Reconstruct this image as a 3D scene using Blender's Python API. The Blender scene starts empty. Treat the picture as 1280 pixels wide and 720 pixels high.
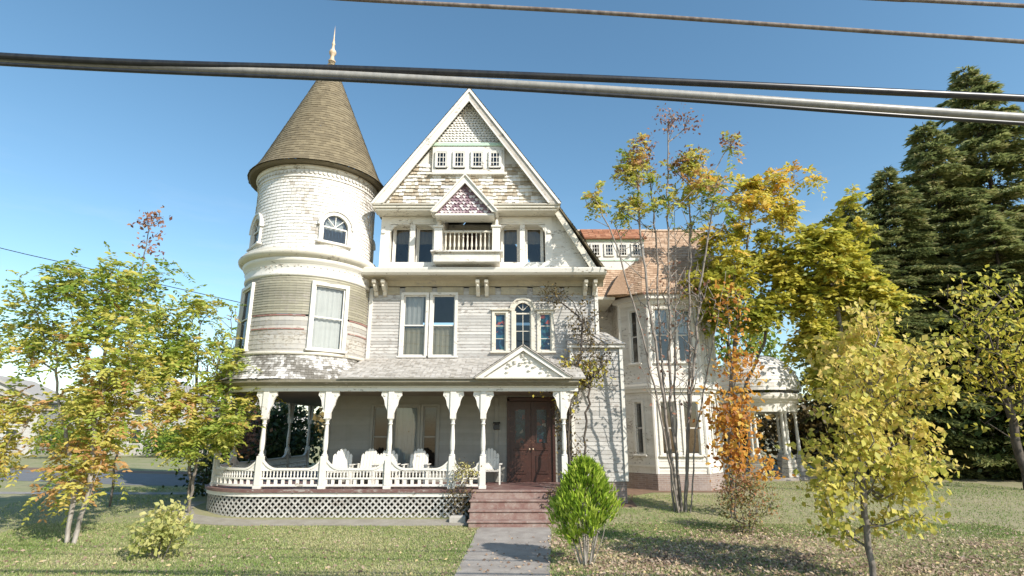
import bpy, math, random
import numpy as np
from mathutils import Vector, Matrix
PI = math.pi
R = math.radians
rnd = random.Random(7)
SC = bpy.context.scene
COL = SC.collection
WL = {}                                   # world location of each object's origin


# ------------------------------------------------------------------ helpers
def tag(o, label=None, cat=None, group=None, kind=None):
    if label: o['label'] = label
    if cat: o['category'] = cat
    if group: o['group'] = group
    if kind: o['kind'] = kind
    return o


def thing(name, label, cat, loc, group=None, rz=0):
    o = bpy.data.objects.new(name, None)
    COL.objects.link(o)
    o.location = loc
    o.rotation_euler = (0, 0, rz)
    o.empty_display_size = .3
    WL[o.name] = Vector(loc)
    return tag(o, label, cat, group)


def link(name, me, parent=None, loc=None):
    """loc None: the mesh is in world coordinates; else the mesh is local, placed at loc (world)"""
    o = bpy.data.objects.new(name, me)
    COL.objects.link(o)
    w = Vector((0, 0, 0)) if loc is None else Vector(loc)
    if parent is not None:
        o.parent = parent
        o.location = w - WL[parent.name]
    else:
        o.location = w
    WL[o.name] = w
    return o


def sub(name, me, parent):
    """a sub-part whose mesh is in its parent's own coordinates"""
    o = bpy.data.objects.new(name, me)
    COL.objects.link(o)
    o.parent = parent
    WL[o.name] = WL[parent.name]
    return o


class MB:
    def __init__(s):
        s.v, s.f, s.t = [], [], []
        s.tint = 0.5

    def add(s, vs, fs, tint=None):
        n = len(s.v)
        s.v += [tuple(p) for p in vs]
        s.f += [tuple(i + n for i in f) for f in fs]
        s.t += [s.tint if tint is None else tint] * len(vs)
        return s

    def quad(s, a, b, c, d, tint=None):
        return s.add([a, b, c, d], [(0, 1, 2, 3)], tint)

    def box(s, x0, x1, y0, y1, z0, z1, tint=None, M=None, bev=0):
        if bev:
            b = min(bev, (x1 - x0) * .4, (y1 - y0) * .4, (z1 - z0) * .4)
            vs, fs = [], []
            for (z, i) in ((z0, b), (z0 + b, 0), (z1 - b, 0), (z1, b)):
                vs += [(x0 + i, y0 + i, z), (x1 - i, y0 + i, z), (x1 - i, y1 - i, z), (x0 + i, y1 - i, z)]
            for k in range(3):
                for j in range(4):
                    fs.append((4 * k + j, 4 * k + (j + 1) % 4, 4 * k + 4 + (j + 1) % 4, 4 * k + 4 + j))
            fs += [(3, 2, 1, 0), (12, 13, 14, 15)]
        else:
            vs = [(x0, y0, z0), (x1, y0, z0), (x1, y1, z0), (x0, y1, z0), (x0, y0, z1), (x1, y0, z1), (x1, y1, z1), (x0, y1, z1)]
            fs = [(3, 2, 1, 0), (4, 5, 6, 7), (0, 1, 5, 4), (1, 2, 6, 5), (2, 3, 7, 6), (3, 0, 4, 7)]
        if M is not None:
            vs = [M @ Vector(p) for p in vs]
        return s.add(vs, fs, tint)

    def prism(s, pts, d, tint=None):
        """planar polygon (3-D points) extruded along the vector d"""
        n = len(pts)
        d = Vector(d)
        a = [Vector(p) for p in pts]
        return s.add(a + [p + d for p in a],
                     [tuple(range(n - 1, -1, -1)), tuple(range(n, 2 * n))] + [(i, (i + 1) % n, n + (i + 1) % n, n + i) for i in range(n)], tint)

    def lathe(s, prof, c, n=16, a0=0.0, a1=2 * PI, tint=None, cap=True):
        full = abs(a1 - a0 - 2 * PI) < 1e-6
        m = n if full else n + 1
        vs, fs = [], []
        for (r, z) in prof:
            for k in range(m):
                a = a0 + (a1 - a0) * k / n
                vs.append((c[0] + r * math.cos(a), c[1] + r * math.sin(a), c[2] + z))
        for i in range(len(prof) - 1):
            for k in range(n):
                k2 = (k + 1) % m
                fs.append((i * m + k, i * m + k2, (i + 1) * m + k2, (i + 1) * m + k))
        if cap and full:
            if prof[0][0] > 1e-4: fs.append(tuple(range(m - 1, -1, -1)))
            if prof[-1][0] > 1e-4: fs.append(tuple((len(prof) - 1) * m + k for k in range(m)))
        return s.add(vs, fs, tint)

    def tube(s, pts, r, n=6, tint=None):
        pts = [Vector(p) for p in pts]
        rs = r if isinstance(r, (list, tuple)) else [r] * len(pts)
        vs, fs = [], []
        u = None
        for i, p in enumerate(pts):
            t = (pts[min(i + 1, len(pts) - 1)] - pts[max(i - 1, 0)]).normalized()
            if u is None:
                u = t.cross(Vector((.31, .17, .93)) if abs(t.z) < .9 else Vector((1, 0, 0))).normalized()
            u = (u - t * u.dot(t)).normalized()
            w = t.cross(u)
            for k in range(n):
                a = 2 * PI * k / n
                vs.append(p + (u * math.cos(a) + w * math.sin(a)) * rs[i])
        for i in range(len(pts) - 1):
            for k in range(n):
                fs.append((i * n + k, i * n + (k + 1) % n, (i + 1) * n + (k + 1) % n, (i + 1) * n + k))
        fs += [tuple(range(n - 1, -1, -1)), tuple((len(pts) - 1) * n + k for k in range(n))]
        return s.add(vs, fs, tint)

    def mesh(s, name, mat, smooth=False):
        me = bpy.data.meshes.new(name)
        me.from_pydata(s.v, [], s.f)
        me.materials.append(mat)
        a = me.attributes.new('tint', 'FLOAT', 'POINT')
        a.data.foreach_set('value', np.array(s.t, np.float32))
        if smooth:
            me.polygons.foreach_set('use_smooth', np.ones(len(s.f), bool))
        me.update()
        return me

    def build(s, name, mat, parent=None, smooth=False, loc=None):
        me = s.mesh(name, mat, smooth)
        if parent is not None and loc is None:
            pass
        return link(name, me, parent, loc)


def np_mesh(name, V, F, mat, tint=None):
    """V (n,3), F (m,k) arrays"""
    me = bpy.data.meshes.new(name)
    k = F.shape[1]
    me.vertices.add(len(V))
    me.vertices.foreach_set('co', np.ascontiguousarray(V, np.float32).ravel())
    me.loops.add(F.size)
    me.loops.foreach_set('vertex_index', np.ascontiguousarray(F, np.int32).ravel())
    me.polygons.add(len(F))
    me.polygons.foreach_set('loop_start', np.arange(0, F.size, k, dtype=np.int32))
    me.polygons.foreach_set('loop_total', np.full(len(F), k, np.int32))
    if tint is not None:
        a = me.attributes.new('tint', 'FLOAT', 'POINT')
        a.data.foreach_set('value', np.ascontiguousarray(tint, np.float32))
    me.materials.append(mat)
    me.update(calc_edges=True)
    me.validate()
    return me


# ------------------------------------------------------------------ materials
def new_mat(name):
    m = bpy.data.materials.new(name)
    m.use_nodes = True
    nt = m.node_tree
    nt.nodes.clear()
    out = nt.nodes.new('ShaderNodeOutputMaterial')
    p = nt.nodes.new('ShaderNodeBsdfPrincipled')
    nt.links.new(p.outputs[0], out.inputs[0])
    return m, nt, p, out


def N(nt, typ, **kw):
    n = nt.nodes.new(typ)
    for k, v in kw.items():
        if k.startswith('i_'):
            n.inputs[k[2:].replace('_', ' ')].default_value = v
        else:
            setattr(n, k, v)
    return n


def ramp(nt, src, stops, interp='LINEAR'):
    r = nt.nodes.new('ShaderNodeValToRGB')
    r.color_ramp.interpolation = interp
    e = r.color_ramp.elements
    while len(e) < len(stops): e.new(.5)
    for i, (p, c) in enumerate(stops):
        e[i].position = p
        e[i].color = (c, c, c, 1) if isinstance(c, (int, float)) else (*c, 1)
    if src is not None: nt.links.new(src, r.inputs[0])
    return r


def mixc(nt, fac, a, b, blend='MIX'):
    m = nt.nodes.new('ShaderNodeMix')
    m.data_type = 'RGBA'
    m.blend_type = blend
    for i, v in ((0, fac), (6, a), (7, b)):
        sock = m.inputs[i]
        if hasattr(v, 'links'): nt.links.new(v, sock)
        elif isinstance(v, (int, float)): sock.default_value = v if i == 0 else (v, v, v, 1)
        else: sock.default_value = (*v, 1)
    return m.outputs[2]


def coords(nt, scale=(1, 1, 1)):
    g = nt.nodes.new('ShaderNodeNewGeometry')
    mp = N(nt, 'ShaderNodeMapping')
    mp.inputs['Scale'].default_value = scale
    nt.links.new(g.outputs['Position'], mp.inputs[0])
    return mp.outputs[0]


def noise(nt, vec, scale, detail=5, rough=.6):
    n = N(nt, 'ShaderNodeTexNoise')
    n.inputs['Scale'].default_value = scale
    n.inputs['Detail'].default_value = detail
    n.inputs['Roughness'].default_value = rough
    nt.links.new(vec, n.inputs['Vector'])
    return n.outputs[0]


def bump(nt, p, h, strength=.3, dist=.02):
    b = N(nt, 'ShaderNodeBump')
    b.inputs['Strength'].default_value = strength
    b.inputs['Distance'].default_value = dist
    nt.links.new(h, b.inputs['Height'])
    nt.links.new(b.outputs[0], p.inputs['Normal'])


def paint(name, col, under=(.30, .26, .21), peel=.35, scale=1.0, dirt=(.55, .51, .43), rough=.55, tintvar=.12):
    """old oil paint: blotchy dirt, flakes gone to grey wood, boards differ by the tint attribute"""
    m, nt, p, _ = new_mat(name)
    v = coords(nt, (1.0 * scale, 1.0 * scale, 2.2 * scale))
    big = noise(nt, v, .9, 4)
    fine = noise(nt, v, 7, 8, .7)
    mul = N(nt, 'ShaderNodeMath', operation='MULTIPLY_ADD')
    nt.links.new(big, mul.inputs[0]); mul.inputs[1].default_value = .55
    nt.links.new(fine, mul.inputs[2])
    e = .93 - peel * .42
    fl = ramp(nt, mul.outputs[0], [(min(e, .98), 0), (min(e + .06, 1), 1)])
    d = ramp(nt, noise(nt, v, 2.1, 6), [(.42, 0), (.75, .75)])
    at = N(nt, 'ShaderNodeAttribute', attribute_name='tint')
    tv = ramp(nt, at.outputs['Fac'], [(0, 1 - tintvar), (1, 1.0)])
    c = mixc(nt, d.outputs[0], col, dirt)
    drip = noise(nt, coords(nt, (9 * scale, 9 * scale, .55 * scale)), 1.0, 4, .6)
    c = mixc(nt, ramp(nt, drip, [(.52, 0), (.78, .6)]).outputs[0], c, dirt)
    c = mixc(nt, 1.0, c, tv.outputs[0], 'MULTIPLY')
    c = mixc(nt, fl.outputs[0], c, under)
    nt.links.new(c, p.inputs['Base Color'])
    p.inputs['Roughness'].default_value = rough
    bump(nt, p, fine, .25, .006)
    return m


def tinted(name, stops, rough=.85, nscale=9, namp=.5, bs=.4, bd=.01, stretch=(1, 1, 1)):
    """colour by the per-piece tint attribute, broken up by noise"""
    m, nt, p, _ = new_mat(name)
    at = N(nt, 'ShaderNodeAttribute', attribute_name='tint')
    nz = noise(nt, coords(nt, stretch), nscale, 6, .65)
    a = N(nt, 'ShaderNodeMath', operation='MULTIPLY_ADD')
    s = N(nt, 'ShaderNodeMath', operation='SUBTRACT')
    nt.links.new(nz, s.inputs[0]); s.inputs[1].default_value = .5
    nt.links.new(s.outputs[0], a.inputs[0]); a.inputs[1].default_value = namp
    nt.links.new(at.outputs['Fac'], a.inputs[2])
    r = ramp(nt, a.outputs[0], stops)
    nt.links.new(r.outputs[0], p.inputs['Base Color'])
    p.inputs['Roughness'].default_value = rough
    if bs: bump(nt, p, nz, bs, bd)
    return m


def leafmat(name, stops, trans=.46, rough=.5):
    m, nt, p, out = new_mat(name)
    at = N(nt, 'ShaderNodeAttribute', attribute_name='tint')
    r = ramp(nt, at.outputs['Fac'], stops)
    nt.links.new(r.outputs[0], p.inputs['Base Color'])
    p.inputs['Roughness'].default_value = rough
    p.inputs['Specular IOR Level'].default_value = .3
    t = N(nt, 'ShaderNodeBsdfTranslucent')
    nt.links.new(r.outputs[0], t.inputs[0])
    mx = N(nt, 'ShaderNodeMixShader')
    mx.inputs[0].default_value = trans
    nt.links.new(p.outputs[0], mx.inputs[1]); nt.links.new(t.outputs[0], mx.inputs[2])
    nt.links.new(mx.outputs[0], out.inputs[0])
    return m


def glassmat(name, tintc=(.75, .8, .8), base=.12):
    m, nt, p, out = new_mat(name)
    nt.nodes.remove(p)
    tr = N(nt, 'ShaderNodeBsdfTransparent'); tr.inputs[0].default_value = (*tintc, 1)
    gl = N(nt, 'ShaderNodeBsdfGlossy'); gl.inputs['Roughness'].default_value = .03
    lw = N(nt, 'ShaderNodeLayerWeight'); lw.inputs[0].default_value = .35
    r = ramp(nt, lw.outputs['Fresnel'], [(0, base), (1, .7)])
    mx = N(nt, 'ShaderNodeMixShader')
    nt.links.new(r.outputs[0], mx.inputs[0])
    nt.links.new(tr.outputs[0], mx.inputs[1]); nt.links.new(gl.outputs[0], mx.inputs[2])
    # old panes are wavy
    b = N(nt, 'ShaderNodeBump'); b.inputs['Strength'].default_value = .08
    nt.links.new(noise(nt, coords(nt), 4, 2), b.inputs['Height'])
    nt.links.new(b.outputs[0], gl.inputs['Normal'])
    nt.links.new(mx.outputs[0], out.inputs[0])
    return m


M = {}
M['white'] = paint('white_paint', (.74, .71, .65), peel=.16)
M['trim'] = paint('white_trim_paint', (.745, .715, .65), peel=.08, dirt=(.68, .65, .58))
M['cream'] = paint('cream_trim_paint', (.68, .64, .54), peel=.15, dirt=(.56, .51, .42))
M['clap'] = paint('weathered_clapboard_paint', (.56, .54, .505), under=(.32, .29, .26), peel=.27, dirt=(.45, .43, .39), tintvar=.3)
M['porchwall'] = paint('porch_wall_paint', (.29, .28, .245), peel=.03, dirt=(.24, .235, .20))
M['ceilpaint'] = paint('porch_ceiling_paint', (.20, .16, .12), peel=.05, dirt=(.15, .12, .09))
M['greytrim'] = paint('greyed_bargeboard', (.50, .46, .40), peel=.25, dirt=(.36, .33, .28))
M['olive'] = paint('olive_clapboard_paint', (.36, .335, .245), under=(.30, .27, .22), peel=.3, dirt=(.29, .265, .20), tintvar=.3)
M['greyclap'] = paint('pale_grey_clapboard_paint', (.50, .475, .435), peel=.25, tintvar=.3)
M['red'] = paint('faded_red_stripe', (.33, .17, .14), under=(.4, .35, .3), peel=.3, dirt=(.35, .16, .13))
M['shing'] = tinted('peeling_white_shingles', [(0, (.40, .36, .31)), (.22, (.62, .59, .53)), (.5, (.68, .66, .615)), (1, (.76, .74, .70))], nscale=5, namp=.9)
M['flare'] = tinted('bleached_peeling_shingles', [(.15, (.17, .155, .13)), (.45, (.33, .31, .28)), (.62, (.52, .50, .465)), (.95, (.70, .68, .64))], nscale=6, namp=1.3)
M['domeroof'] = tinted('pale_dome_shingles', [(0, (.54, .52, .49)), (.5, (.68, .66, .62)), (1, (.77, .75, .71))], nscale=3, namp=.5)
M['checker'] = tinted('weathered_block_shingles', [(.1, (.38, .32, .235)), (.4, (.58, .53, .44)), (.7, (.71, .68, .61)), (1, (.77, .75, .70))], nscale=5, namp=.5)
M['plum'] = tinted('plum_and_white_shingles', [(.1, (.22, .14, .17)), (.45, (.34, .24, .27)), (.7, (.60, .54, .53)), (1, (.72, .68, .66))], nscale=8, namp=.2)
M['cone'] = tinted('tower_roof_shingles', [(.0, (.100, .080, .048)), (.4, (.165, .132, .078)), (.7, (.215, .175, .105)), (1, (.27, .225, .145))], nscale=1.6, namp=.55)
M['roof'] = tinted('faded_pink_shingles', [(.0, (.27, .165, .10)), (.4, (.43, .29, .19)), (.75, (.54, .39, .27)), (1, (.62, .48, .36))], nscale=14, namp=.8)
M['orangeroof'] = tinted('rusty_orange_shingles', [(.0, (.26, .11, .06)), (.5, (.44, .20, .11)), (1, (.58, .34, .20))], nscale=7, namp=.8)
M['porchroof'] = tinted('bleached_porch_shingles', [(.1, (.30, .27, .23)), (.5, (.47, .44, .40)), (1, (.60, .57, .53))], nscale=3, namp=.6)
M['mint'] = paint('mint_paint', (.50, .68, .52), peel=.12, dirt=(.5, .62, .5))
M['porchfloor'] = paint('maroon_floor_paint', (.17, .085, .075), peel=.2, dirt=(.25, .17, .145), under=(.35, .3, .27))
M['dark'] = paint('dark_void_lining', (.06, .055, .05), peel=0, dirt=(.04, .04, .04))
M['door'] = paint('varnished_door', (.055, .019, .012), under=(.17, .08, .05), peel=.05, dirt=(.026, .012, .009), rough=.4, scale=1.5)
M['curtain'] = paint('net_curtain', (.55, .55, .54), peel=0, dirt=(.47, .47, .46), rough=.9)
M['tan'] = paint('old_roller_shade', (.45, .40, .30), peel=0, dirt=(.36, .32, .24), rough=.9)
M['glass'] = glassmat('window_glass', base=.07)
M['darkglass'] = glassmat('dim_window_glass', (.25, .28, .30), .035)
M['clearglass'] = glassmat('clear_window_glass', (.9, .92, .9), .04)
M['copper'] = paint('weathered_finial', (.60, .42, .26), peel=.1, dirt=(.7, .64, .52))
M['oliveband'] = paint('shade_toned_cornice_paint', (.24, .215, .15), under=(.3, .27, .22), peel=.15, dirt=(.17, .15, .11))  # dark olive: the shade band under the porch roof, put into the colour
M['soffit'] = paint('shade_toned_soffit_paint', (.44, .385, .27), under=(.3, .27, .22), peel=.15, dirt=(.30, .26, .18))  # tan deepened so the colour carries the shadow below the main eave
M['shade'] = paint('brown_slatted_shade', (.20, .165, .115), peel=0, dirt=(.14, .115, .08), rough=.9)
M['iron'] = paint('black_iron', (.025, .025, .027), peel=0, dirt=(.04, .035, .03), rough=.4)
M['stone'] = paint('pale_stone_block', (.46, .43, .38), peel=.1, dirt=(.34, .32, .27), rough=.9)


def stained(name):
    m, nt, p, out = new_mat(name)
    v = N(nt, 'ShaderNodeTexVoronoi'); v.inputs['Scale'].default_value = 9
    nt.links.new(coords(nt), v.inputs['Vector'])
    c = ramp(nt, v.outputs['Color'], [(0, (.012, .03, .06)), (.45, (.02, .07, .12)), (.6, (.03, .10, .12)), (.78, (.25, .06, .05)), (.9, (.45, .42, .36))], 'CONSTANT')
    nt.links.new(c.outputs[0], p.inputs['Base Color'])
    p.inputs['Roughness'].default_value = .12
    return m


M['stained'] = stained('stained_glass')
M['doorglass'] = stained('leaded_door_glass')
for e_ in [n for n in M['doorglass'].node_tree.nodes if n.type == 'VALTORGB'][0].color_ramp.elements:
    e_.color = tuple(c * .35 for c in e_.color[:3]) + (1,)
M['doorglass'].node_tree.nodes['Principled BSDF'].inputs['Roughness'].default_value = .25


def brickmat():
    m, nt, p, _ = new_mat('foundation_brick')
    b = N(nt, 'ShaderNodeTexBrick')
    v = coords(nt)
    mp = nt.nodes.new('ShaderNodeMapping'); mp.inputs['Rotation'].default_value = (R(90), 0, 0)
    nt.links.new(v, mp.inputs[0]); nt.links.new(mp.outputs[0], b.inputs['Vector'])
    b.inputs['Scale'].default_value = 1; b.inputs['Brick Width'].default_value = .22; b.inputs['Row Height'].default_value = .075
    b.inputs['Mortar Size'].default_value = .008
    b.inputs['Color1'].default_value = (.30, .22, .18, 1); b.inputs['Color2'].default_value = (.22, .16, .14, 1)
    b.inputs['Mortar'].default_value = (.34, .31, .28, 1)
    c = mixc(nt, ramp(nt, noise(nt, v, 3), [(.4, 0), (.8, .5)]).outputs[0], b.outputs[0], (.40, .36, .33))
    nt.links.new(c, p.inputs['Base Color'])
    p.inputs['Roughness'].default_value = .9
    bump(nt, p, b.outputs['Fac'], -.3, .01)
    return m


M['brick'] = brickmat()


def stepmat():
    m, nt, p, _ = new_mat('worn_red_steps')
    v = coords(nt)
    c = mixc(nt, ramp(nt, noise(nt, v, 3.2, 7, .7), [(.38, 0), (.62, 1)]).outputs[0], (.215, .12, .10), (.32, .24, .205))
    c = mixc(nt, ramp(nt, noise(nt, v, 12, 5), [(.56, 0), (.68, .8)]).outputs[0], c, (.36, .30, .26))
    nt.links.new(c, p.inputs['Base Color']); p.inputs['Roughness'].default_value = .85
    bump(nt, p, noise(nt, v, 25), .3, .01)
    return m


M['steps'] = stepmat()


def barkmat(name, a, b):
    m, nt, p, _ = new_mat(name)
    v = coords(nt, (1, 1, .3))
    c = mixc(nt, ramp(nt, noise(nt, v, 14, 6), [(.35, 0), (.65, 1)]).outputs[0], a, b)
    nt.links.new(c, p.inputs['Base Color']); p.inputs['Roughness'].default_value = .9
    return m


M['bark'] = barkmat('grey_bark', (.10, .085, .07), (.24, .21, .18))
M['palebark'] = barkmat('pale_bark', (.22, .19, .16), (.42, .38, .33))
M['stembark'] = barkmat('grey_brown_stem_bark', (.17, .14, .115), (.33, .29, .25))
M['darkbark'] = barkmat('dark_bark', (.045, .035, .03), (.11, .09, .07))
M['cable'] = barkmat('black_cable_sheath', (.014, .014, .016), (.03, .03, .03))
M['cable'].node_tree.nodes['Principled BSDF'].inputs['Roughness'].default_value = .35
M['palecable'] = barkmat('bare_metal_cable', (.27, .26, .235), (.36, .345, .31))
M['palecable'].node_tree.nodes['Principled BSDF'].inputs['Roughness'].default_value = .4
M['browncable'] = barkmat('weathered_wire', (.13, .10, .085), (.26, .22, .19))


# ------------------------------------------------------------------ terrain
def gz(x, y):
    t = min(1, max(0, (y - 14.0) / 7.0))
    return .35 * t * t * (3 - 2 * t)


def gza(y):
    t = np.clip((y - 14.0) / 7.0, 0, 1)
    return .35 * t * t * (3 - 2 * t)


def lawnmat():
    m, nt, p, _ = new_mat('autumn_lawn')
    v = coords(nt)
    big = noise(nt, v, .35, 5, .6)
    mid = noise(nt, v, 1.7, 6, .65)
    fin = noise(nt, v, 26, 4, .7)
    c = mixc(nt, ramp(nt, mid, [(.36, 0), (.62, 1)]).outputs[0], (.20, .245, .08), (.37, .325, .175))
    c = mixc(nt, ramp(nt, big, [(.40, 0), (.62, .7)]).outputs[0], c, (.37, .33, .20))
    c = mixc(nt, ramp(nt, fin, [(.3, .4), (.7, 0)]).outputs[0], c, (.10, .12, .04))
    sx = nt.nodes.new('ShaderNodeSeparateXYZ'); nt.links.new(v, sx.inputs[0])
    ms = N(nt, 'ShaderNodeMath', operation='MULTIPLY_ADD'); nt.links.new(sx.outputs[0], ms.inputs[0]); ms.inputs[1].default_value = .05
    nt.links.new(mid, ms.inputs[2])
    c = mixc(nt, ramp(nt, ms.outputs[0], [(.66, 0), (1.0, .4)]).outputs[0], c, (.34, .27, .19))   # bare, leaf-strewn soil towards the trees on the right
    nt.links.new(c, p.inputs['Base Color'])
    p.inputs['Roughness'].default_value = .95
    bump(nt, p, fin, .6, .03)
    return m


def flatmat(name, a, b, scale=4, fine=60, rough=.9, cracks=None):
    m, nt, p, _ = new_mat(name)
    v = coords(nt)
    c = mixc(nt, ramp(nt, noise(nt, v, scale, 6, .65), [(.35, 0), (.68, 1)]).outputs[0], a, b)
    c = mixc(nt, ramp(nt, noise(nt, v, fine, 3), [(.35, .35), (.6, 0)]).outputs[0], c, tuple(x * .55 for x in a))
    nt.links.new(c, p.inputs['Base Color']); p.inputs['Roughness'].default_value = rough
    bump(nt, p, noise(nt, v, fine, 4), .35, .01)
    return m


M['lawn'] = lawnmat()
M['concrete'] = flatmat('old_concrete', (.27, .24, .215), (.40, .365, .33), 2.2, 45)
M['asphalt'] = flatmat('grey_asphalt', (.15, .15, .155), (.21, .21, .21))
M['gravel'] = flatmat('pale_grit', (.28, .25, .20), (.38, .35, .29), 3, 40)
M['mulch'] = flatmat('brown_mulch', (.17, .10, .065), (.26, .17, .11), 5, 30)


def sheet(name, x0, x1, y0, y1, dz, mat, nx=2, ny=2, label=None):
    xs, ys = np.linspace(x0, x1, nx), np.linspace(y0, y1, ny)
    X, Y = np.meshgrid(xs, ys)
    V = np.stack([X, Y, gza(Y) + dz], -1).reshape(-1, 3)
    idx = np.arange(nx * ny).reshape(ny, nx)
    F = np.stack([idx[:-1, :-1], idx[:-1, 1:], idx[1:, 1:], idx[1:, :-1]], -1).reshape(-1, 4)
    return tag(link(name, np_mesh(name, V, F, mat)), kind='structure', label=label)


def ribbon(name, pts, dz, mat):
    """strip over the terrain between two edge polylines [(xl, yl, xr, yr)...], edges a little ragged"""
    V, F = [], []
    for (a, b, c, d) in pts:
        V += [(a, b, gz(a, b) + dz), (c, d, gz(c, d) + dz)]
    for i in range(len(pts) - 1):
        F.append((2 * i, 2 * i + 1, 2 * i + 3, 2 * i + 2))
    return tag(link(name, np_mesh(name, np.array(V), np.array(F), mat)), kind='structure')


gy = np.concatenate([np.linspace(-30, 9, 14), np.linspace(10, 24, 29), np.linspace(26, 60, 18), np.array([100, 200, 400, 900])])
gx = np.concatenate([np.array([-900, -300, -100]), np.linspace(-50, 50, 41), np.array([100, 300, 900])])
GX, GY = np.meshgrid(gx, gy)
V = np.stack([GX, GY, gza(GY)], -1).reshape(-1, 3)
ix = np.arange(V.shape[0]).reshape(GX.shape)
tag(link('lawn', np_mesh('lawn', V, np.stack([ix[:-1, :-1], ix[:-1, 1:], ix[1:, 1:], ix[1:, :-1]], -1).reshape(-1, 4), M['lawn'])), kind='structure')

# front walk: slabs with joints
mb = MB()
ys = [4.2, 5.6, 7.0, 8.4, 9.75, 11.15, 12.55, 13.95, 15.72]
for a, b in zip(ys[:-1], ys[1:]):
    f = lambda y: (-1.03 + (y - 10.93) * .028, .68 + (y - 10.93) * .075)
    (l0, r0), (l1, r1) = f(a), f(b)
    z0, z1 = gz(0, a) + .004, gz(0, b) + .004
    mb.tint = rnd.random()
    mb.prism([(l0, a + .012, z0 - .03), (r0, a + .012, z0 - .03), (r1, b - .012, z1 - .03), (l1, b - .012, z1 - .03)], (0, 0, .045), rnd.random())
tag(mb.build('front_path', M['concrete']), kind='structure')
# the street in front (behind and below the camera) and the side street on the left
sheet('road', -120, 120, -9, 2.2, .006, M['asphalt'])
ribbon('side_road', [(-60, 30.5, -60, 36.5), (-30, 28.5, -30, 34.5), (-20, 26.0, -20.5, 31.4), (-16, 24.5, -15, 29.8), (-12.5, 24.0, -12.0, 29.4)], .008, M['asphalt'])
ribbon('road_verge', [(-60, 36.7, -60, 38.4), (-30, 34.7, -30, 36.4), (-20.5, 31.6, -20.5, 33.2), (-15, 30.0, -15, 31.8), (-12.0, 29.5, -12, 31.5)], .006, M['mulch'])
ribbon('side_path', [(-60, 22.2, -60, 23.0), (-24, 21.4, -24, 22.1), (-14, 20.9, -14, 21.6), (-10.6, 20.9, -10.6, 21.6)], .008, M['concrete'])
ribbon('right_lane', [(14, 33.0, 14, 37.0), (24, 33.0, 24, 37.0), (80, 33.0, 80, 37.0)], .008, M['asphalt'])

# ------------------------------------------------------------------ wall / shingle helpers
def flat(x0, y, nx=1, ny=0):
    """s runs along (nx,ny) from (x0,y); offset is outward = to the right-hand side (facing -Y for s along +X)"""
    L = math.hypot(nx, ny); nx, ny = nx / L, ny / L
    return lambda s, z, o: (x0 + nx * s + ny * o, y + ny * s - nx * o, z)


def cyl(cx, cy, rf):
    """s is the angle from -Y towards +X"""
    def f(s, z, o):
        r = rf(z) + o if callable(rf) else rf + o
        return (cx + r * math.sin(s), cy - r * math.cos(s), z)
    return f


def gaps(a, b, holes):
    iv = [(a, b)]
    for (h0, h1) in holes:
        nv = []
        for (p, q) in iv:
            if h1 <= p or h0 >= q: nv.append((p, q)); continue
            if h0 > p: nv.append((p, h0))
            if h1 < q: nv.append((h1, q))
        iv = nv
    return [(p, q) for p, q in iv if q - p > 1e-3]


def courses(mb, mp, s0, s1, z0, z1, holes=(), h=.125, lap=.02, ds=None, span=None, tint=None):
    """lapped boards with real butts; holes are (s0,s1,z0,z1)"""
    n = max(1, round((z1 - z0) / h)); h = (z1 - z0) / n
    for i in range(n):
        a, b = z0 + i * h, z0 + (i + 1) * h
        m = (a + b) / 2
        lo, hi = span(m) if span else (s0, s1)
        t = rnd.random() if tint is None else tint
        for (p, q) in gaps(lo, hi, [(x[0], x[1]) for x in holes if x[2] < m < x[3]]):
            if ds: k = max(1, math.ceil((q - p) / ds))
            else: k = 1 if q - p < 3.2 else 2
            w = [p + (q - p) * j / k for j in range(k + 1)]
            for c, d in zip(w[:-1], w[1:]):
                if not ds: t = rnd.random() if tint is None else tint
                l2 = lap * rnd.uniform(.8, 1.15)
                mb.add([mp(c, a, l2), mp(d, a, l2), mp(d, b, .003), mp(c, b, .003), mp(c, a, 0), mp(d, a, 0)], [(0, 1, 2, 3), (4, 5, 1, 0)], t)


def shingles(mb, mp, rows, h, w, lap=.018, jit=.012, holes=(), tintf=None, cut=None, fish=False):
    """rows: list of (v0, v1, s_lo, s_hi); mp(s, v, off); one quad per shingle"""
    for (a, b, lo, hi) in rows:
        n = max(1, round((hi - lo) / w))
        off = rnd.random() * .5
        g = gaps(lo, hi, [(x[0], x[1]) for x in holes if x[2] < (a + b) / 2 < x[3]])
        for (p, q) in g:
            x = p
            while x < q - 1e-4:
                y = min(q, x + (hi - lo) / n * rnd.uniform(.75, 1.25))
                l = lap * rnd.uniform(.75, 1.35)
                j = rnd.uniform(-jit, jit)
                t = rnd.random() if tintf is None else tintf((x + y) / 2, (a + b) / 2)
                e = (y - x) * .02
                if fish:
                    mid = (x + y) / 2
                    mb.add([mp(x + e, a + (b - a) * .45, l), mp(mid, a + j, l), mp(y - e, a + (b - a) * .45, l), mp(y - e, b + .01, .001), mp(x + e, b + .01, .001),
                            mp(x + e, a + (b - a) * .45, 0), mp(mid, a + j, 0), mp(y - e, a + (b - a) * .45, 0)],
                           [(0, 1, 2, 3, 4), (5, 6, 1, 0), (6, 7, 2, 1)], t)
                else:
                    mb.add([mp(x + e, a + j, l), mp(y - e, a + j, l), mp(y - e, b + .01, .001), mp(x + e, b + .01, .001), mp(x + e, a + j, 0), mp(y - e, a + j, 0)],
                           [(0, 1, 2, 3), (4, 5, 1, 0)], t)
                x = y


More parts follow.
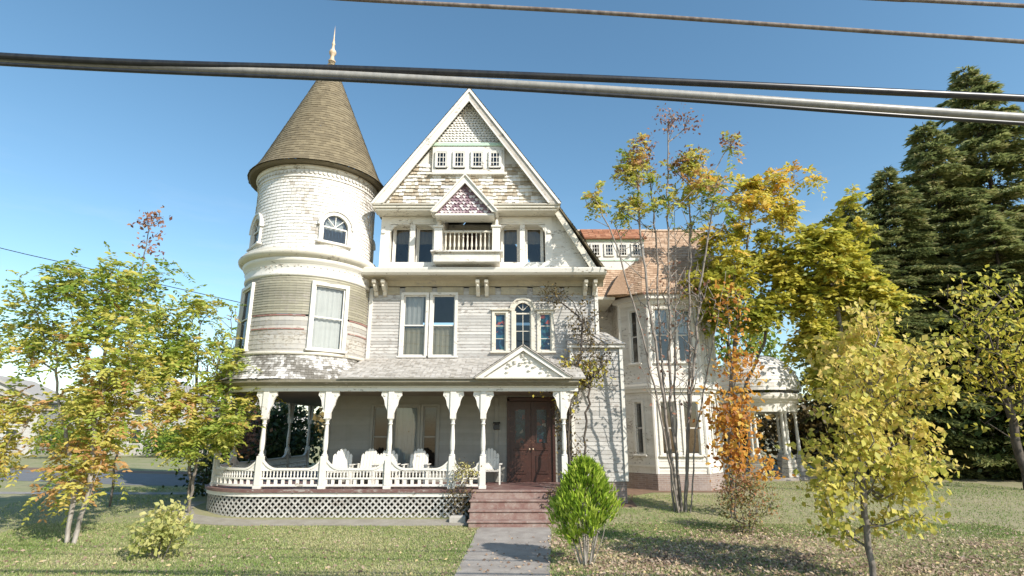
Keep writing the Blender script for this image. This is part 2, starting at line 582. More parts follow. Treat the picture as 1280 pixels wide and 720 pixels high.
def roof_plane(mb, e0, e1, t1, t0, h=.13, w=.17, thick=.05, tintf=None):
    """shingled roof facet: eave e0->e1, top t0->t1 (over e0 and e1); a solid slab under the shingles"""
    e0, e1, t0, t1 = map(Vector, (e0, e1, t0, t1))
    n = (e1 - e0).cross(t0 - e0)
    if n.length < 1e-6: n = (e1 - e0).cross(t1 - e0)
    n.normalize()
    if n.z < 0: n = -n
    H = max((t0 - e0).length, (t1 - e1).length)
    L = max((e1 - e0).length, (t1 - t0).length, .01)
    if (t1 - t0).length < 1e-4:
        mb.prism([e0 - n * thick, e1 - n * thick, t0 - n * thick], n * (thick - .002), .3)
    else:
        mb.prism([e0 - n * thick, e1 - n * thick, t1 - n * thick, t0 - n * thick], n * (thick - .002), .3)
    def mp(s, v, o):
        a, b = e0.lerp(t0, v), e1.lerp(t1, v)
        return a.lerp(b, s) + n * (o + .004)
    k = max(2, round(H / h))
    for i in range(k):
        v0, v1 = i / k, (i + 1) / k
        wl = (e0.lerp(t0, v0) - e1.lerp(t1, v0)).length
        nn = max(1, round(wl / w))
        for j in range(nn):
            a, b = j / nn + rnd.uniform(-.2, .2) / nn * (0 < j), (j + 1) / nn + rnd.uniform(-.1, .1) / nn * (j < nn - 1)
            a, b = max(0, a), min(1, b)
            o = rnd.uniform(.012, .026)
            jj = rnd.uniform(-.06, .06) / k
            t = rnd.uniform(.2, .8) if tintf is None else tintf()
            p = [mp(a, max(0, v0 + jj), o), mp(b, max(0, v0 + jj), o), mp(b, min(1, v1 + .1 / k), .002), mp(a, min(1, v1 + .1 / k), .002)]
            mb.add(p + [mp(a, max(0, v0 + jj), 0), mp(b, max(0, v0 + jj), 0)], [(0, 1, 2, 3), (4, 5, 1, 0)], t)


# ------------------------------------------------------------------ windows
def window(parent, pos, rz, w, h, frame_mat, case=.11, depth=.14, sash_mat=None, mid=True, muntins=(0, 0), blind=None, blind_mat=None,
           pane_mat=None, sill=True, hood=False, arch=False, name='window', recess=.05):
    """faces -Y in its own coordinates; origin at the middle of the foot of the opening"""
    f = MB()
    d = depth
    f.tint = rnd.random()
    hw = w / 2
    f.box(-hw - case, -hw, -d * .45, d * .55, 0, h + (0 if arch else case), bev=.012)
    f.box(hw, hw + case, -d * .45, d * .55, 0, h + (0 if arch else case), bev=.012)
    if arch:
        pts = []
        n = 14
        for k in range(n + 1):
            a = PI * k / n
            pts.append((math.cos(a), math.sin(a)))
        for k in range(n):
            (c0, s0), (c1, s1) = pts[k], pts[k + 1]
            r0, r1 = hw, hw + case
            f.prism([(r0 * c0, -d * .45, h + r0 * s0), (r1 * c0, -d * .45, h + r1 * s0), (r1 * c1, -d * .45, h + r1 * s1), (r0 * c1, -d * .45, h + r0 * s1)], (0, d, 0))
            r0, r1 = hw + case, hw + case + .07
            f.prism([(r0 * c0, -d * .75, h + r0 * s0), (r1 * c0, -d * .75, h + r1 * s0), (r1 * c1, -d * .75, h + r1 * s1), (r0 * c1, -d * .75, h + r0 * s1)], (0, d * 1.1, 0))
    else:
        f.box(-hw - .002, hw + .002, -d * .43, d * .53, h + .002, h + case - .003)
        if hood:
            f.box(-hw - case - .06, hw + case + .06, -d * .45 - .07, d * .5, h + case + .003, h + case + .055, bev=.01)
    if sill:
        f.box(-hw - case - .05, hw + case + .05, -d * .45 - .06, d * .55, -.07, -.003, bev=.012)
    fo = link(name, f.mesh(name, frame_mat), parent, pos)
    fo.rotation_euler = (0, 0, rz)
    s = MB()
    s.tint = rnd.random()
    sw = .045
    y0, y1 = recess - .02, recess + .02
    s.box(-hw, -hw + sw, y0, y1, 0, h); s.box(hw - sw, hw, y0, y1, 0, h)
    s.box(-hw + sw, hw - sw, y0, y1, 0, sw * 1.4)
    if not arch: s.box(-hw + sw, hw - sw, y0, y1, h - sw, h)
    if mid: s.box(-hw + sw, hw - sw, y0 - .02, y1, h * .5 - .022, h * .5 + .022)
    if arch:
        s.box(-hw + sw, hw - sw, y0 - .015, y1, h * .92, h * .92 + .05)
        for k in range(1, 4):
            a = PI * k / 4
            s.box(0, hw * .98, y0 + .005, y1 - .005, -.012, .012, M=Matrix.Translation((0, 0, h + .02)) @ Matrix.Rotation(-a, 4, 'Y'))
    nx, nz = muntins
    for k in range(1, nx): s.box(-hw + w * k / nx - .011, -hw + w * k / nx + .011, y0 + .006, y1 - .006, sw, h - sw)
    for k in range(1, nz): s.box(-hw + sw, hw - sw, y0 + .008, y1 - .008, h * k / nz - .011, h * k / nz + .011)
    sub('sash', s.mesh('sash', sash_mat or frame_mat), fo)
    g = MB()
    yp = recess + .004
    if arch:
        n = 14
        g.add([(-hw, yp, 0), (hw, yp, 0)] + [(hw * math.cos(PI * k / n), yp, h + hw * math.sin(PI * k / n)) for k in range(n + 1)], [tuple(range(n + 3))])
    else:
        g.quad((-hw, yp, 0), (hw, yp, 0), (hw, yp, h), (-hw, yp, h))
    sub('pane', g.mesh('pane', pane_mat or M['glass']), fo)
    if blind:
        for bl in blind:
            z0, z1, x0, x1 = bl[:4]
            c = MB()
            n = max(6, int((x1 - x0) * w / .05))
            yb = recess + .09
            for k in range(n):
                a, b = -hw + w * (x0 + (x1 - x0) * k / n), -hw + w * (x0 + (x1 - x0) * (k + 1) / n)
                c.quad((a, yb + .018 * math.sin(k * 1.9), h * z0), (b, yb + .018 * math.sin((k + 1) * 1.9), h * z0),
                       (b, yb + .018 * math.sin((k + 1) * 1.9), h * z1), (a, yb + .018 * math.sin(k * 1.9), h * z1), .5)
            sub('curtain', c.mesh('curtain', bl[4] if len(bl) > 4 else blind_mat or M['curtain']), fo)
    return fo


# ------------------------------------------------------------------ the house
HY = 19.4
house = thing('victorian_house', 'weathered white three-storey house with round shingled tower, steep front gable and wraparound porch', 'house', (-2.0, HY, .3))


def part(mb, name, mat, smooth=False):
    return mb.build(name, mat, house, smooth)


TX, TY, TR = -7.3, 19.4, 2.12
GF = .9                                     # porch floor level

# foundation
mb = MB()
mb.box(-6.2, 3.0, HY + .06, 29, -.2, GF)
mb.box(3.001, 4.62, 25.01, 29, -.2, .95)
mb.box(4.621, 8.4, 23.26, 29, -.2, .95)
part(mb, 'foundation', M['brick'])

# ground floor front wall (shaded by the porch)
mb = MB()
DX0, DX1 = -.17, 1.46
gw = [(-4.72, -4.2, 1.35, 3.35), (-4.02, -3.2, 1.35, 3.35), (-3.02, -2.55, 1.35, 3.35)]
holes = [(a + 6.2, b + 6.2, c, d) for a, b, c, d in gw] + [(DX0 + 6.2, DX1 + 6.2, GF, 3.62)]
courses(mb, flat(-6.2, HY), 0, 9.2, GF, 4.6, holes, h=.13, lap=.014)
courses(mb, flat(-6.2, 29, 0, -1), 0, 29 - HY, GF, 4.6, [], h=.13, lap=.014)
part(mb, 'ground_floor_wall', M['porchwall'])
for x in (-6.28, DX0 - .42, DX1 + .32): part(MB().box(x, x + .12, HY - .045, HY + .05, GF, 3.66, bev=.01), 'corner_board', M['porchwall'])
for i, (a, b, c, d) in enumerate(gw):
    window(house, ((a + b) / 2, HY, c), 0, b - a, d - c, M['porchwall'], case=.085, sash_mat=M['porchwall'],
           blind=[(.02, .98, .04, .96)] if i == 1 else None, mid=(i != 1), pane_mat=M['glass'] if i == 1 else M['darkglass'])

# second floor front wall
W2 = [(-3.88, -3.075), (-2.845, -2.04)]
PA = [(-.62, -.22, 5.25, 6.62), (.10, .68, 5.25, 6.7), (.98, 1.4, 5.25, 6.62)]
mb = MB()
holes = [(-3.88 + 7.3, -2.04 + 7.3, 5.05, 7.33)] + [(a + 7.3, b + 7.3, c, d) for a, b, c, d in PA] + [(.1 + 7.3, .68 + 7.3, 6.6, 7.0)]
courses(mb, flat(-7.3, HY), 0, 10.35, 4.6, 7.55, holes, h=.115, lap=.02)
courses(mb, flat(3.05, HY, 0, 1), 0, 9.6, .95, 8.0, [], h=.115, lap=.02)
courses(mb, flat(3.05, 29, -1, 0), 0, 10.3, .9, 8.0, [], h=.115, lap=.02)
courses(mb, flat(-7.3, 29, 0, -1), 0, 29 - HY, 4.6, 8.0, [], h=.115, lap=.02)
part(mb, 'second_floor_wall', M['clap'])
for x in (2.97, -5.12): part(MB().box(x, x + .12, HY - .05, HY + .06, 4.75, 7.55, bev=.01), 'corner_board', M['trim'])
for i, (a, b) in enumerate(W2):
    window(house, ((a + b) / 2, HY, 5.08), 0, b - a, 2.2, M['trim'], case=.1, sash_mat=M['trim'],
           blind=[(.5, .99, .04, .86), (.02, .47, .04, .97, M['tan'])] if i == 0 else [(.02, .49, .04, .97, M['tan'])], pane_mat=M['clearglass'])
    # lower half behind glass: old shade
for i, (a, b, c, d) in enumerate(PA):
    window(house, ((a + b) / 2, HY, c), 0, b - a, d - c, M['cream'], case=.09 if i != 1 else .12, mid=False, muntins=(0, 3) if i != 1 else (2, 2),
           pane_mat=M['stained'] if i != 1 else M['darkglass'], arch=(i == 1), hood=(i != 1))

# main cornice above the second floor
mb = MB()
mb.tint = .8
x0, x1 = -5.35, 3.3
prof = [(.64, 7.845), (.80, 7.845), (.88, 7.90), (.92, 8.03), (.92, 8.07), (0, 8.17), (0, 7.90), (.64, 7.90)]
mb.prism([(x0, HY + .01 - o, z) for (o, z) in prof], (x1 - x0, 0, 0))
part(mb, 'main_cornice', M['trim'])
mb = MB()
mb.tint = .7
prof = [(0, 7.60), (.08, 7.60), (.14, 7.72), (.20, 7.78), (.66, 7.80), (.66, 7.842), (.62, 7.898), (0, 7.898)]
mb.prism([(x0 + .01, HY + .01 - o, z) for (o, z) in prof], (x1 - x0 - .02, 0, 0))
part(mb, 'cornice_soffit', M['soffit'])  # underside split off to take the shadow-darkened tan
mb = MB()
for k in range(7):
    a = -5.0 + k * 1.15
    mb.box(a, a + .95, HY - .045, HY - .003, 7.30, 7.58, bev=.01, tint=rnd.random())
part(mb, 'frieze_panel', M['soffit'])  # frieze lies in eave shadow, so that tone is painted in here too
for x in (-4.93, -4.62, -1.28, -.97, 2.55, 2.88):
    b = MB()
    pr = [(0, 7.22), (.10, 7.24), (.16, 7.36), (.30, 7.42), (.42, 7.54), (.56, 7.60), (.60, 7.70), (0, 7.70)]
    b.prism([(x, HY - .05 - o, z) for o, z in pr], (.13, 0, 0), .7)
    b.lathe([(0, -.04), (.035, -.03), (.045, 0), (.03, .035), (0, .04)], (x + .065, HY - .56, 7.5), 8)
    part(b, 'bracket', M['cream'])

# third floor front (under the big gable)
TYF = 18.9
xl, xr = -4.75, 1.45
mb = MB()
mb.tint = .85
op = [(-4.42, -2.78), (-2.45, -.72), (-.45, 1.2)]
for a, b in ((xl, -4.42), (-2.78, -2.45), (-.72, -.45), (1.2, xr)):
    mb.box(a, b, TYF, TYF + .42, 8.12, 10.12, bev=.012)
for (a, b), z in zip(op, (8.38, 8.66, 8.38)):
    mb.box(a + .001, b - .001, TYF + .004, TYF + .42, 8.12, z)
for a, b in (op[0], op[2]):
    mb.box(a + .001, b - .001, TYF + .004, TYF + .42, 9.82, 10.12)
    c = (a + b) / 2
    mb.box(c - .09, c + .09, TYF + .01, TYF + .2, 8.381, 9.819, bev=.01)
    for x in (a, b):
        s = 1 if x == a else -1                      # little curved brackets in the corners of the openings
        mb.prism([(x, TYF + .02, 9.80), (x + s * .26, TYF + .02, 9.80), (x + s * .12, TYF + .02, 9.72), (x + s * .05, TYF + .02, 9.60), (x, TYF + .02, 9.5)], (0, .1, 0))
    for q in (0, 1):                                  # raised panels in the frieze
        m0 = a + .08 + q * (b - a) / 2
        mb.box(m0, m0 + (b - a) / 2 - .16, TYF - .03, TYF + .003, 9.88, 10.06, bev=.012)
for x in (-4.72, -2.74, -.60, 1.28):                  # capital blocks
    mb.box(x, x + .13, TYF - .05, TYF - .001, 9.45, 9.60, bev=.02)
part(mb, 'third_floor_wall', M['trim'])
mb = MB()                                             # side returns and the inside of the recess
mb.box(xl - .02, xl + .04, TYF + .43, 28, 8.05, 10.4)
mb.box(-2.8, -2.46, TYF + .43, 20.2, 8.12, 10.3)
mb.box(-.71, -.4, TYF + .43, 20.2, 8.12, 10.3)
mb.box(-2.46, -.71, 20.2, 20.3, 8.12, 10.3)
mb.box(-2.46, -.71, TYF + .43, 20.2, 8.5, 8.6)
part(mb, 'recess_wall', M['cream'])
for (a, b) in (op[0], op[2]):
    c = (a + b) / 2
    for (p, q) in ((a + .05, c - .09), (c + .09, b - .05)):
        window(house, ((p + q) / 2, TYF + .36, 8.42), 0, q - p - .12, 1.38, M['trim'], case=.06, sill=False, mid=False, muntins=(0, 0),
               blind=[(.58, .98, .03, .97)], blind_mat=M['shade'], depth=.1, pane_mat=M['clearglass'])
dd = MB()
dd.box(-1.85, -1.3, 20.12, 20.19, 8.6, 9.95, bev=.01)
part(dd, 'balcony_door', M['door'])
# balcony: box front, balustrade
mb = MB()
mb.tint = .8
mb.box(-2.72, -.42, 18.28, TYF - .002, 8.19, 8.52, bev=.02)
mb.box(-2.82, -.32, 18.18, TYF - .004, 8.523, 8.60, bev=.02)
part(mb, 'balcony_base', M['white'])
mb = MB()
mb.box(-2.45, -.72, 18.62, 18.72, 9.40, 9.48, bev=.015)
mb.box(-2.45, -.72, 18.63, 18.71, 8.68, 8.74, bev=.01)
for k in range(11):
    x = -2.36 + k * .155
    mb.lathe([(.022, 0), (.022, .10), (.036, .14), (.040, .2), (.024, .36), (.022, .46), (.034, .52), (.022, .56), (.022, .66)], (x, 18.67, 8.74), 8)
part(mb, 'balustrade', M['cream'])
for x in (-2.62, -.56):
    mb = MB()
    mb.tint = .7
    mb.box(x - .14, x + .14, 18.52, 18.80, 8.603, 9.55, bev=.015)
    mb.box(x - .18, x + .18, 18.48, 18.84, 9.553, 9.64, bev=.02)
    mb.lathe([(.1, 0), (.075, .04), (.07, .32), (.1, .36)], (x, 18.66, 9.643), 12)
    part(mb, 'balcony_post', M['trim'])
# small gable over the balcony
PK = (-1.66, 11.30)
mb = MB()
mb.tint = .8
hl = 1.02
for s in (-1, 1):
    a = [(PK[0] + s * (hl + .12), 9.93), (PK[0], PK[1]), (PK[0], PK[1] - .27), (PK[0] + s * (hl - .05), 9.93)]
    mb.prism([(x, 17.98, z) for x, z in a], (0, .07, 0))
    b = [(PK[0] + s * (hl + .16), 9.96), (PK[0], PK[1] + .07), (PK[0], PK[1] + .002), (PK[0] + s * (hl + .121), 9.93)]
    mb.prism([(x, 17.92, z) for x, z in b], (0, .64, 0))
    c = [(PK[0] + s * (hl + .11), 9.935), (PK[0], PK[1] - .003), (PK[0], PK[1] - .06), (PK[0] + s * (hl + .06), 9.935)]
    mb.prism([(x, 18.052, z) for x, z in c], (0, .5, 0))
mb.box(PK[0] - hl - .02, PK[0] + hl + .02, 18.1, 18.79, 9.84, 9.925, bev=.01)
part(mb, 'balcony_gable', M['trim'])
mb = MB()
f = lambda z: ((PK[1] - .06 - z) / 1.37 * 1.06)
mb.prism([(PK[0] - 1.0, 18.17, 9.93), (PK[0] + 1.0, 18.17, 9.93), (PK[0], 18.17, 11.2)], (0, .06, 0), .2)
rows = [(9.93 + i * .115, 9.93 + (i + 1) * .115, PK[0] - f(9.99 + i * .115), PK[0] + f(9.99 + i * .115)) for i in range(10)]
shingles(mb, lambda s, z, o: (s, 18.165 - o, z), rows, .115, .12, fish=True, lap=.03)
part(mb, 'balcony_gable_shingles', M['plum'])

# great front gable
PX, PZ = -1.6, 14.92
TL, TRr, TZ = -4.95, 1.68, 10.36
GYF, GYW = 18.22, 18.58
slope = (PZ - TZ) / (PX - TL)
for s, tx in ((-1, TL), (1, TRr)):
    mb = MB()
    mb.tint = .85
    d = Vector((tx - PX, 0, TZ - PZ)).normalized()
    nn = Vector((d.z, 0, -d.x)) * (1 if s < 0 else -1)          # pointing inwards / down
    if nn.z > 0: nn = -nn
    P0, P1 = Vector((PX, GYF, PZ)), Vector((tx, GYF, TZ))
    bb = MB()
    bb.prism([P0, P1, P1 + Vector((-s * .38, 0, 0)), P0 + Vector((0, 0, -.44))], (0, .07, 0), .8)                    # barge board
    bo = part(bb, 'gable_bargeboard', M['trim'] if s < 0 else M['greytrim'])
    mb.prism([P0 + Vector((0, -.03, -.40)), P1 + Vector((-s * .33, -.03, 0)), P1 + Vector((-s * .40, -.03, 0)), P0 + Vector((0, -.03, -.47))], (0, .028, 0))
    mb.prism([P0 + Vector((0, -.05, .06)), P1 + Vector((s * .06, -.05, -.03)), P1 + Vector((-s * .04, -.05, -.035)), P0 + Vector((0, -.05, -.09))], (0, .048, 0))  # crown mould
    mb.prism([P0 + Vector((0, .072, -.10)), P1 + Vector((-s * .08, .072, 0)), P1 + Vector((-s * .14, .072, 0)), P0 + Vector((0, .072, -.18))], (0, .4, 0))       # soffit
    link('rake_moulding', mb.mesh('rake_moulding', M['trim']), bo)
mb = MB()
mb.tint = .75
mb.box(TL + .1, TRr - .1, 18.34, 19.0, 10.13, 10.2, bev=.01)
mb.box(TL + .0, TRr - .0, 18.28, 19.0, 10.203, 10.30, bev=.015)
mb.box(TL - .02, TRr + .02, 18.23, 19.0, 10.303, 10.352, bev=.01)
part(mb, 'gable_cornice', M['cream'])
hw = lambda z: (PZ - .30 - z) / slope
mb = MB()
mb.prism([(PX - hw(10.36), GYW + .05, 10.36), (PX + hw(10.36), GYW + .05, 10.36), (PX, GYW + .05, PZ - .3)], (0, .05, 0), .6)
rows = []
z = 12.86
while z < 14.5:
    rows.append((z, z + .105, PX - hw(z + .05), PX + hw(z + .05))); z += .105
shingles(mb, lambda s, z, o: (s, GYW - .0 - o, z), rows, .105, .13, fish=True, lap=.03, tintf=lambda s, z: rnd.uniform(.45, 1))
part(mb, 'gable_scallop_shingles', M['shing'])
mb = MB()                                             # squares of white and of bare brown shakes, ragged butts
rows = [(10.37 + i * .14, 10.37 + (i + 1) * .14, PX - hw(10.44 + i * .14), PX + hw(10.44 + i * .14)) for i in range(12)]
def blk(x, z):
    a, b = math.floor((x - PX) / .46), math.floor((z - 10.37) / .42)
    edge = ((z - 10.37) / .42) % 1 < .34
    return (rnd.uniform(.25, .9) if edge else rnd.uniform(.8, 1.1)) if (a + b) % 2 else (rnd.uniform(-.1, .25) if edge else rnd.uniform(.05, .6))
shingles(mb, lambda s, z, o: (s, GYW + .0 - o, z), rows, .14, .14, lap=.05, jit=.02, tintf=blk)
mb.prism([(PX - hw(10.36), GYW + .03, 10.36), (PX + hw(10.36), GYW + .03, 10.36), (PX + hw(12.0), GYW + .03, 12.0), (PX - hw(12.0), GYW + .03, 12.0)], (0, .015, 0), .5)
part(mb, 'gable_block_shingles', M['checker'])
mb = MB()
mb.tint = .8
mb.box(-2.92, -.28, GYW - .11, GYW + .04, 11.66, 12.72, bev=.01)
mb.box(-3.02, -.18, GYW - .16, GYW + .04, 11.58, 11.655, bev=.01)
part(mb, 'attic_window_surround', M['trim'])
mb = MB()
mb.box(-3.02, -.18, GYW - .15, GYW + .04, 12.723, 12.85, bev=.01)
part(mb, 'gable_mint_band', M['mint'])
for x in (-2.58, -1.93, -1.27, -.62):
    bx = MB()
    window(house, (x, GYW - .15, 11.84), 0, .37, .62, M['trim'], case=.05, depth=.07, mid=False, muntins=(3, 3), sill=False, pane_mat=M['darkglass'], recess=.0)
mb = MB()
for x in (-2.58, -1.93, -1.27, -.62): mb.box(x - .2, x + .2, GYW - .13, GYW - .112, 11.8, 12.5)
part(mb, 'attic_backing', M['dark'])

# lower right shoulder of the gable: wall triangle and its rake
mb = MB()
courses(mb, lambda s, z, o: (s, TYF + .03 - o, z), 0, 0, 8.12, 10.15, span=lambda z: (1.45, 1.62 + (10.25 - z) / 2.1 * 1.13), h=.1, lap=.012, tint=.9)
part(mb, 'shoulder_wall', M['white'])
mb = MB()
mb.tint = .8
A, B = Vector((1.62, 18.55, 10.36)), Vector((3.02, 18.55, 7.98))
mb.prism([A, B, B + Vector((-.24, 0, 0)), A + Vector((-.16, 0, -.12))], (0, .06, 0))
mb.prism([A + Vector((0, .062, -.02)), B + Vector((-.02, .062, 0)), B + Vector((-.1, .062, 0)), A + Vector((-.05, .062, -.05))], (0, .45, 0))
part(mb, 'shoulder_bargeboard', M['cream'])

# main roof
mb = MB()
roof_plane(mb, (TRr + .05, 28.4, TZ + .02), (TRr + .05, GYF - .02, TZ + .02), (PX, GYF - .02, PZ + .10), (PX, 28.4, PZ + .10), tintf=lambda: rnd.uniform(0, .7))
roof_plane(mb, (3.3, 28.4, 7.95), (3.3, 18.5, 7.95), (1.6, 18.5, 10.5), (1.6, 28.4, 10.5), tintf=lambda: rnd.uniform(0, .7))
roof_plane(mb, (TL - .05, GYF - .02, TZ + .02), (TL - .05, 28.4, TZ + .02), (PX, 28.4, PZ + .10), (PX, GYF - .02, PZ + .10), tintf=lambda: rnd.uniform(0, .7))
part(mb, 'roof', M['cone'])
mb = MB()
mb.box(-7.4, -4.7, 19.6, 28.2, 8.0, 8.1)
mb.prism([(-4.7, 28.15, 8), (1.5, 28.15, 8), (1.5, 28.15, 10.3), (PX, 28.15, PZ - .1), (-4.7, 28.15, 10.3)], (0, .1, 0))
part(mb, 'rear_roof_deck', M['porchroof'])

# ------------------------------------------------------------------ tower
tw = R(16.8)
ph = [R(38.5), R(-50), R(-140), R(128)]
mb = MB()
c2 = cyl(TX, TY, TR)
h2 = [(p - tw, p + tw, 5.02, 7.24) for p in ph]
a0, a1 = R(-200), R(100)
courses(mb, c2, a0, a1, 6.16, 7.52, h2, h=.085, lap=.016, ds=.11)
part(mb, 'tower_clapboard_upper', M['olive'])
mb = MB()
courses(mb, c2, a0, a1, 4.9, 6.10, h2, h=.15, lap=.014, ds=.11)
part(mb, 'tower_clapboard_lower', M['greyclap'])
for z in (6.10, 5.66):
    for (p, q) in gaps(a0, a1, [(x[0] - R(3), x[1] + R(3)) for x in h2]):
        mb = MB()
        n = max(2, int((q - p) / .1))
        for k in range(n):
            u, v = p + (q - p) * k / n, p + (q - p) * (k + 1) / n
            mb.add([c2(u, z, .03), c2(v, z, .03), c2(v, z + .04, .03), c2(u, z + .04, .03), c2(u, z, 0), c2(v, z, 0), c2(v, z + .04, 0), c2(u, z + .04, 0)],
                   [(0, 1, 2, 3), (4, 5, 1, 0), (3, 2, 6, 7)], rnd.random())
        part(mb, 'tower_red_band', M['red'])


def ring(mb, prof, a0=0, a1=2 * PI, n=72, tint=None):
    mb.lathe(prof, (TX, TY, 0), n, a0, a1, tint, cap=False)


mb = MB()
mb.tint = .8
ring(mb, [(TR, 7.42), (TR + .05, 7.44), (TR + .05, 7.52), (TR + .03, 7.55), (TR + .05, 7.86), (TR + .12, 7.90), (TR + .16, 8.0), (TR + .14, 8.04)])
part(mb, 'tower_frieze', M['trim'], True)
mb = MB()
mb.tint = .5
ring(mb, [(TR + .14, 8.03), (TR + .22, 8.06), (TR + .30, 8.13), (TR + .32, 8.2), (TR + .30, 8.24), (TR + .20, 8.27), (TR + .21, 8.33), (TR + .19, 8.37), (TR + .05, 8.44), (TR - .05, 8.46)])
part(mb, 'tower_belt_moulding', M['cream'], True)
for k in range(30):                                   # little studs under the belt
    mb = MB()
    mb.lathe([(0, -.02), (.022, -.012), (.028, 0), (.022, .012), (0, .02)], c2(R(-80) + k * R(5.4), 7.74, .055), 6, tint=.7)
    part(mb, 'frieze_stud', M['trim'])
for p in ph:
    window(house, c2(p, 5.06, -.05), p, 1.02, 2.1, M['trim'], case=.12, depth=.13, recess=.035, sash_mat=M['trim'],
           blind=[(.02, .98, .05, .96)] if p > 0 else None, pane_mat=M['clearglass'] if p > 0 else M['darkglass'])
# upper drum: shingles, arched windows
R3 = lambda z: TR - .04 + (.10 if z > 11.0 else 0)
c3 = cyl(TX, TY, lambda z: TR - .05)
mb = MB()
tw3 = R(12.3)
rows = []
z = 8.46
while z < 10.98:
    rows.append((z, z + .115, R(-200), R(120))); z += .115
h3 = [(p - tw3, p + tw3, 8.66, 9.7) for p in ph]
gp = lambda s, z: min(1, max(0, .62 + .3 * math.sin(s * 5 + z) + rnd.uniform(-.35, .3)))
shingles(mb, c3, rows, .115, .065, lap=.02, jit=.008, holes=h3, tintf=gp)
part(mb, 'tower_shingle_wall', M['shing'])
mb = MB()
mb.tint = .8
ring(mb, [(TR - .06, 10.95), (TR + .0, 10.96), (TR + .0, 11.0), (TR - .02, 11.02), (TR - .02, 11.40)])
ring(mb, [(TR - .02, 11.22), (TR + .04, 11.24), (TR + .07, 11.30), (TR + .07, 11.36), (TR + .0, 11.38)])
for k in range(90):                                   # scalloped frieze
    a = k * 2 * PI / 90
    u = cyl(TX, TY, TR - .01)
    mb.add([u(a - .03, 11.2, .03), u(a + .03, 11.2, .03), u(a + .03, 11.12, .03), u(a + .012, 11.07, .03), u(a - .012, 11.07, .03), u(a - .03, 11.12, .03)], [(0, 1, 2, 3, 4, 5)], rnd.uniform(.4, 1))
part(mb, 'tower_eave_frieze', M['white'])
for p in ph:
    window(house, c3(p, 8.70, -.045), p, .86, .56, M['trim'], case=.13, depth=.13, recess=.035, arch=True, mid=False,
           blind=[(.85, 1.6, .14, .86)] if p > 0 else None)
# conical roof
ER, EZ, AZ = 2.46, 11.42, 17.15
prof = [(0, ER), (.05, ER - .17), (.12, ER - .40)]
def cone_r(v):                                        # slightly bell-cast at the eave
    return (ER - .12) * (1 - v) + .12 * max(0, 1 - v * 9) ** 2 + .03
def cm(s, v, o):
    r = cone_r(v) + o * .92
    return (TX + r * math.sin(s), TY - r * math.cos(s), EZ + (AZ - EZ) * v + o * .38)
mb = MB()
nr = 46
lastt = {}
for i in range(nr):
    v0, v1 = i / nr, (i + 1) / nr
    rr = cone_r(v0)
    n = max(7, int(2 * PI * rr / .17))
    off = rnd.random()
    rt = rnd.uniform(-.12, .12)
    for k in range(n):
        s0, s1 = (k + off) * 2 * PI / n, (k + 1 + off) * 2 * PI / n
        j = rnd.uniform(-.1, .1) / nr
        l = rnd.uniform(.010, .02)
        t = .52 + rt * .5 + rnd.uniform(-.2, .2)
        mb.add([cm(s0, v0 + j, l), cm(s1, v0 + j, l), cm(s1, v1 + .01 / nr, .002), cm(s0, v1 + .01 / nr, .002), cm(s0, v0 + j, 0), cm(s1, v0 + j, 0)], [(0, 1, 2, 3), (4, 5, 1, 0)], t)
ring(mb, [(ER + .0, EZ - .01), (ER - .06, EZ - .07), (TR - .03, EZ - .03)], tint=.2)
co = part(mb, 'tower_roof', M['cone'])
mb = MB()
mb.lathe([(.13, 17.0), (.15, 17.05), (.09, 17.12), (.07, 17.3), (.13, 17.38), (.15, 17.46), (.11, 17.55), (.06, 17.62), (.05, 17.8), (.075, 17.86), (.05, 17.92), (.03, 18.1), (.012, 18.55), (.0, 18.75)], (TX, TY, 0), 12)
link('finial', mb.mesh('finial', M['copper'], True), co)
# flared skirt of the tower on the porch roof
mb = MB()
rf = lambda v: TR + .02 + .55 * max(0, 1 - v) ** 1.7
zf = lambda v: 4.06 + .86 * v
fm = lambda s, v, o: (TX + (rf(v) + o) * math.sin(s), TY - (rf(v) + o) * math.cos(s), zf(v))
rows = [(i / 11, (i + 1) / 11, R(-190), R(72)) for i in range(11)]
shingles(mb, fm, rows, .11, .042, lap=.02, jit=.012, tintf=lambda s, v: min(1, max(0, .42 + .35 * math.sin(s * 9 + v * 4) * math.sin(s * 4.3) + rnd.uniform(-.3, .35))))
part(mb, 'tower_skirt', M['flare'])
mb = MB()
mb.tint = .4
ring(mb, [(TR - .05, 4.86), (TR + .07, 4.86), (TR + .08, 4.93), (TR + .03, 4.97), (TR - .03, 4.98)])
part(mb, 'tower_sill_band', M['cream'], True)

# ------------------------------------------------------------------ porch
PR = 2.32
X0 = 1.95
L1 = X0 - TX
LA = PR * PI / 2


def pp(s, off=0):
    """porch edge: along the front from right to left, round the tower, back along the left side"""
    if s <= L1: return (X0 - s, TY - PR - off)
    if s <= L1 + LA:
        a = (s - L1) / PR
        return (TX - (PR + off) * math.sin(a), TY - (PR + off) * math.cos(a))
    return (TX - PR - off, TY + (s - L1 - LA))


def pm(s, z, off): x, y = pp(s, off); return (x, y, z)


SEND = L1 + LA + 8.4


def ssamp(a, b):
    out = [a]
    if a < L1 < b: out.append(L1)
    lo, hi = max(a, L1), min(b, L1 + LA)
    if hi > lo:
        n = max(1, int((hi - lo) / .18))
        out += [lo + (hi - lo) * k / n for k in range(n + 1)]
    out.append(b)
    out = sorted(set(round(x, 5) for x in out))
    return out


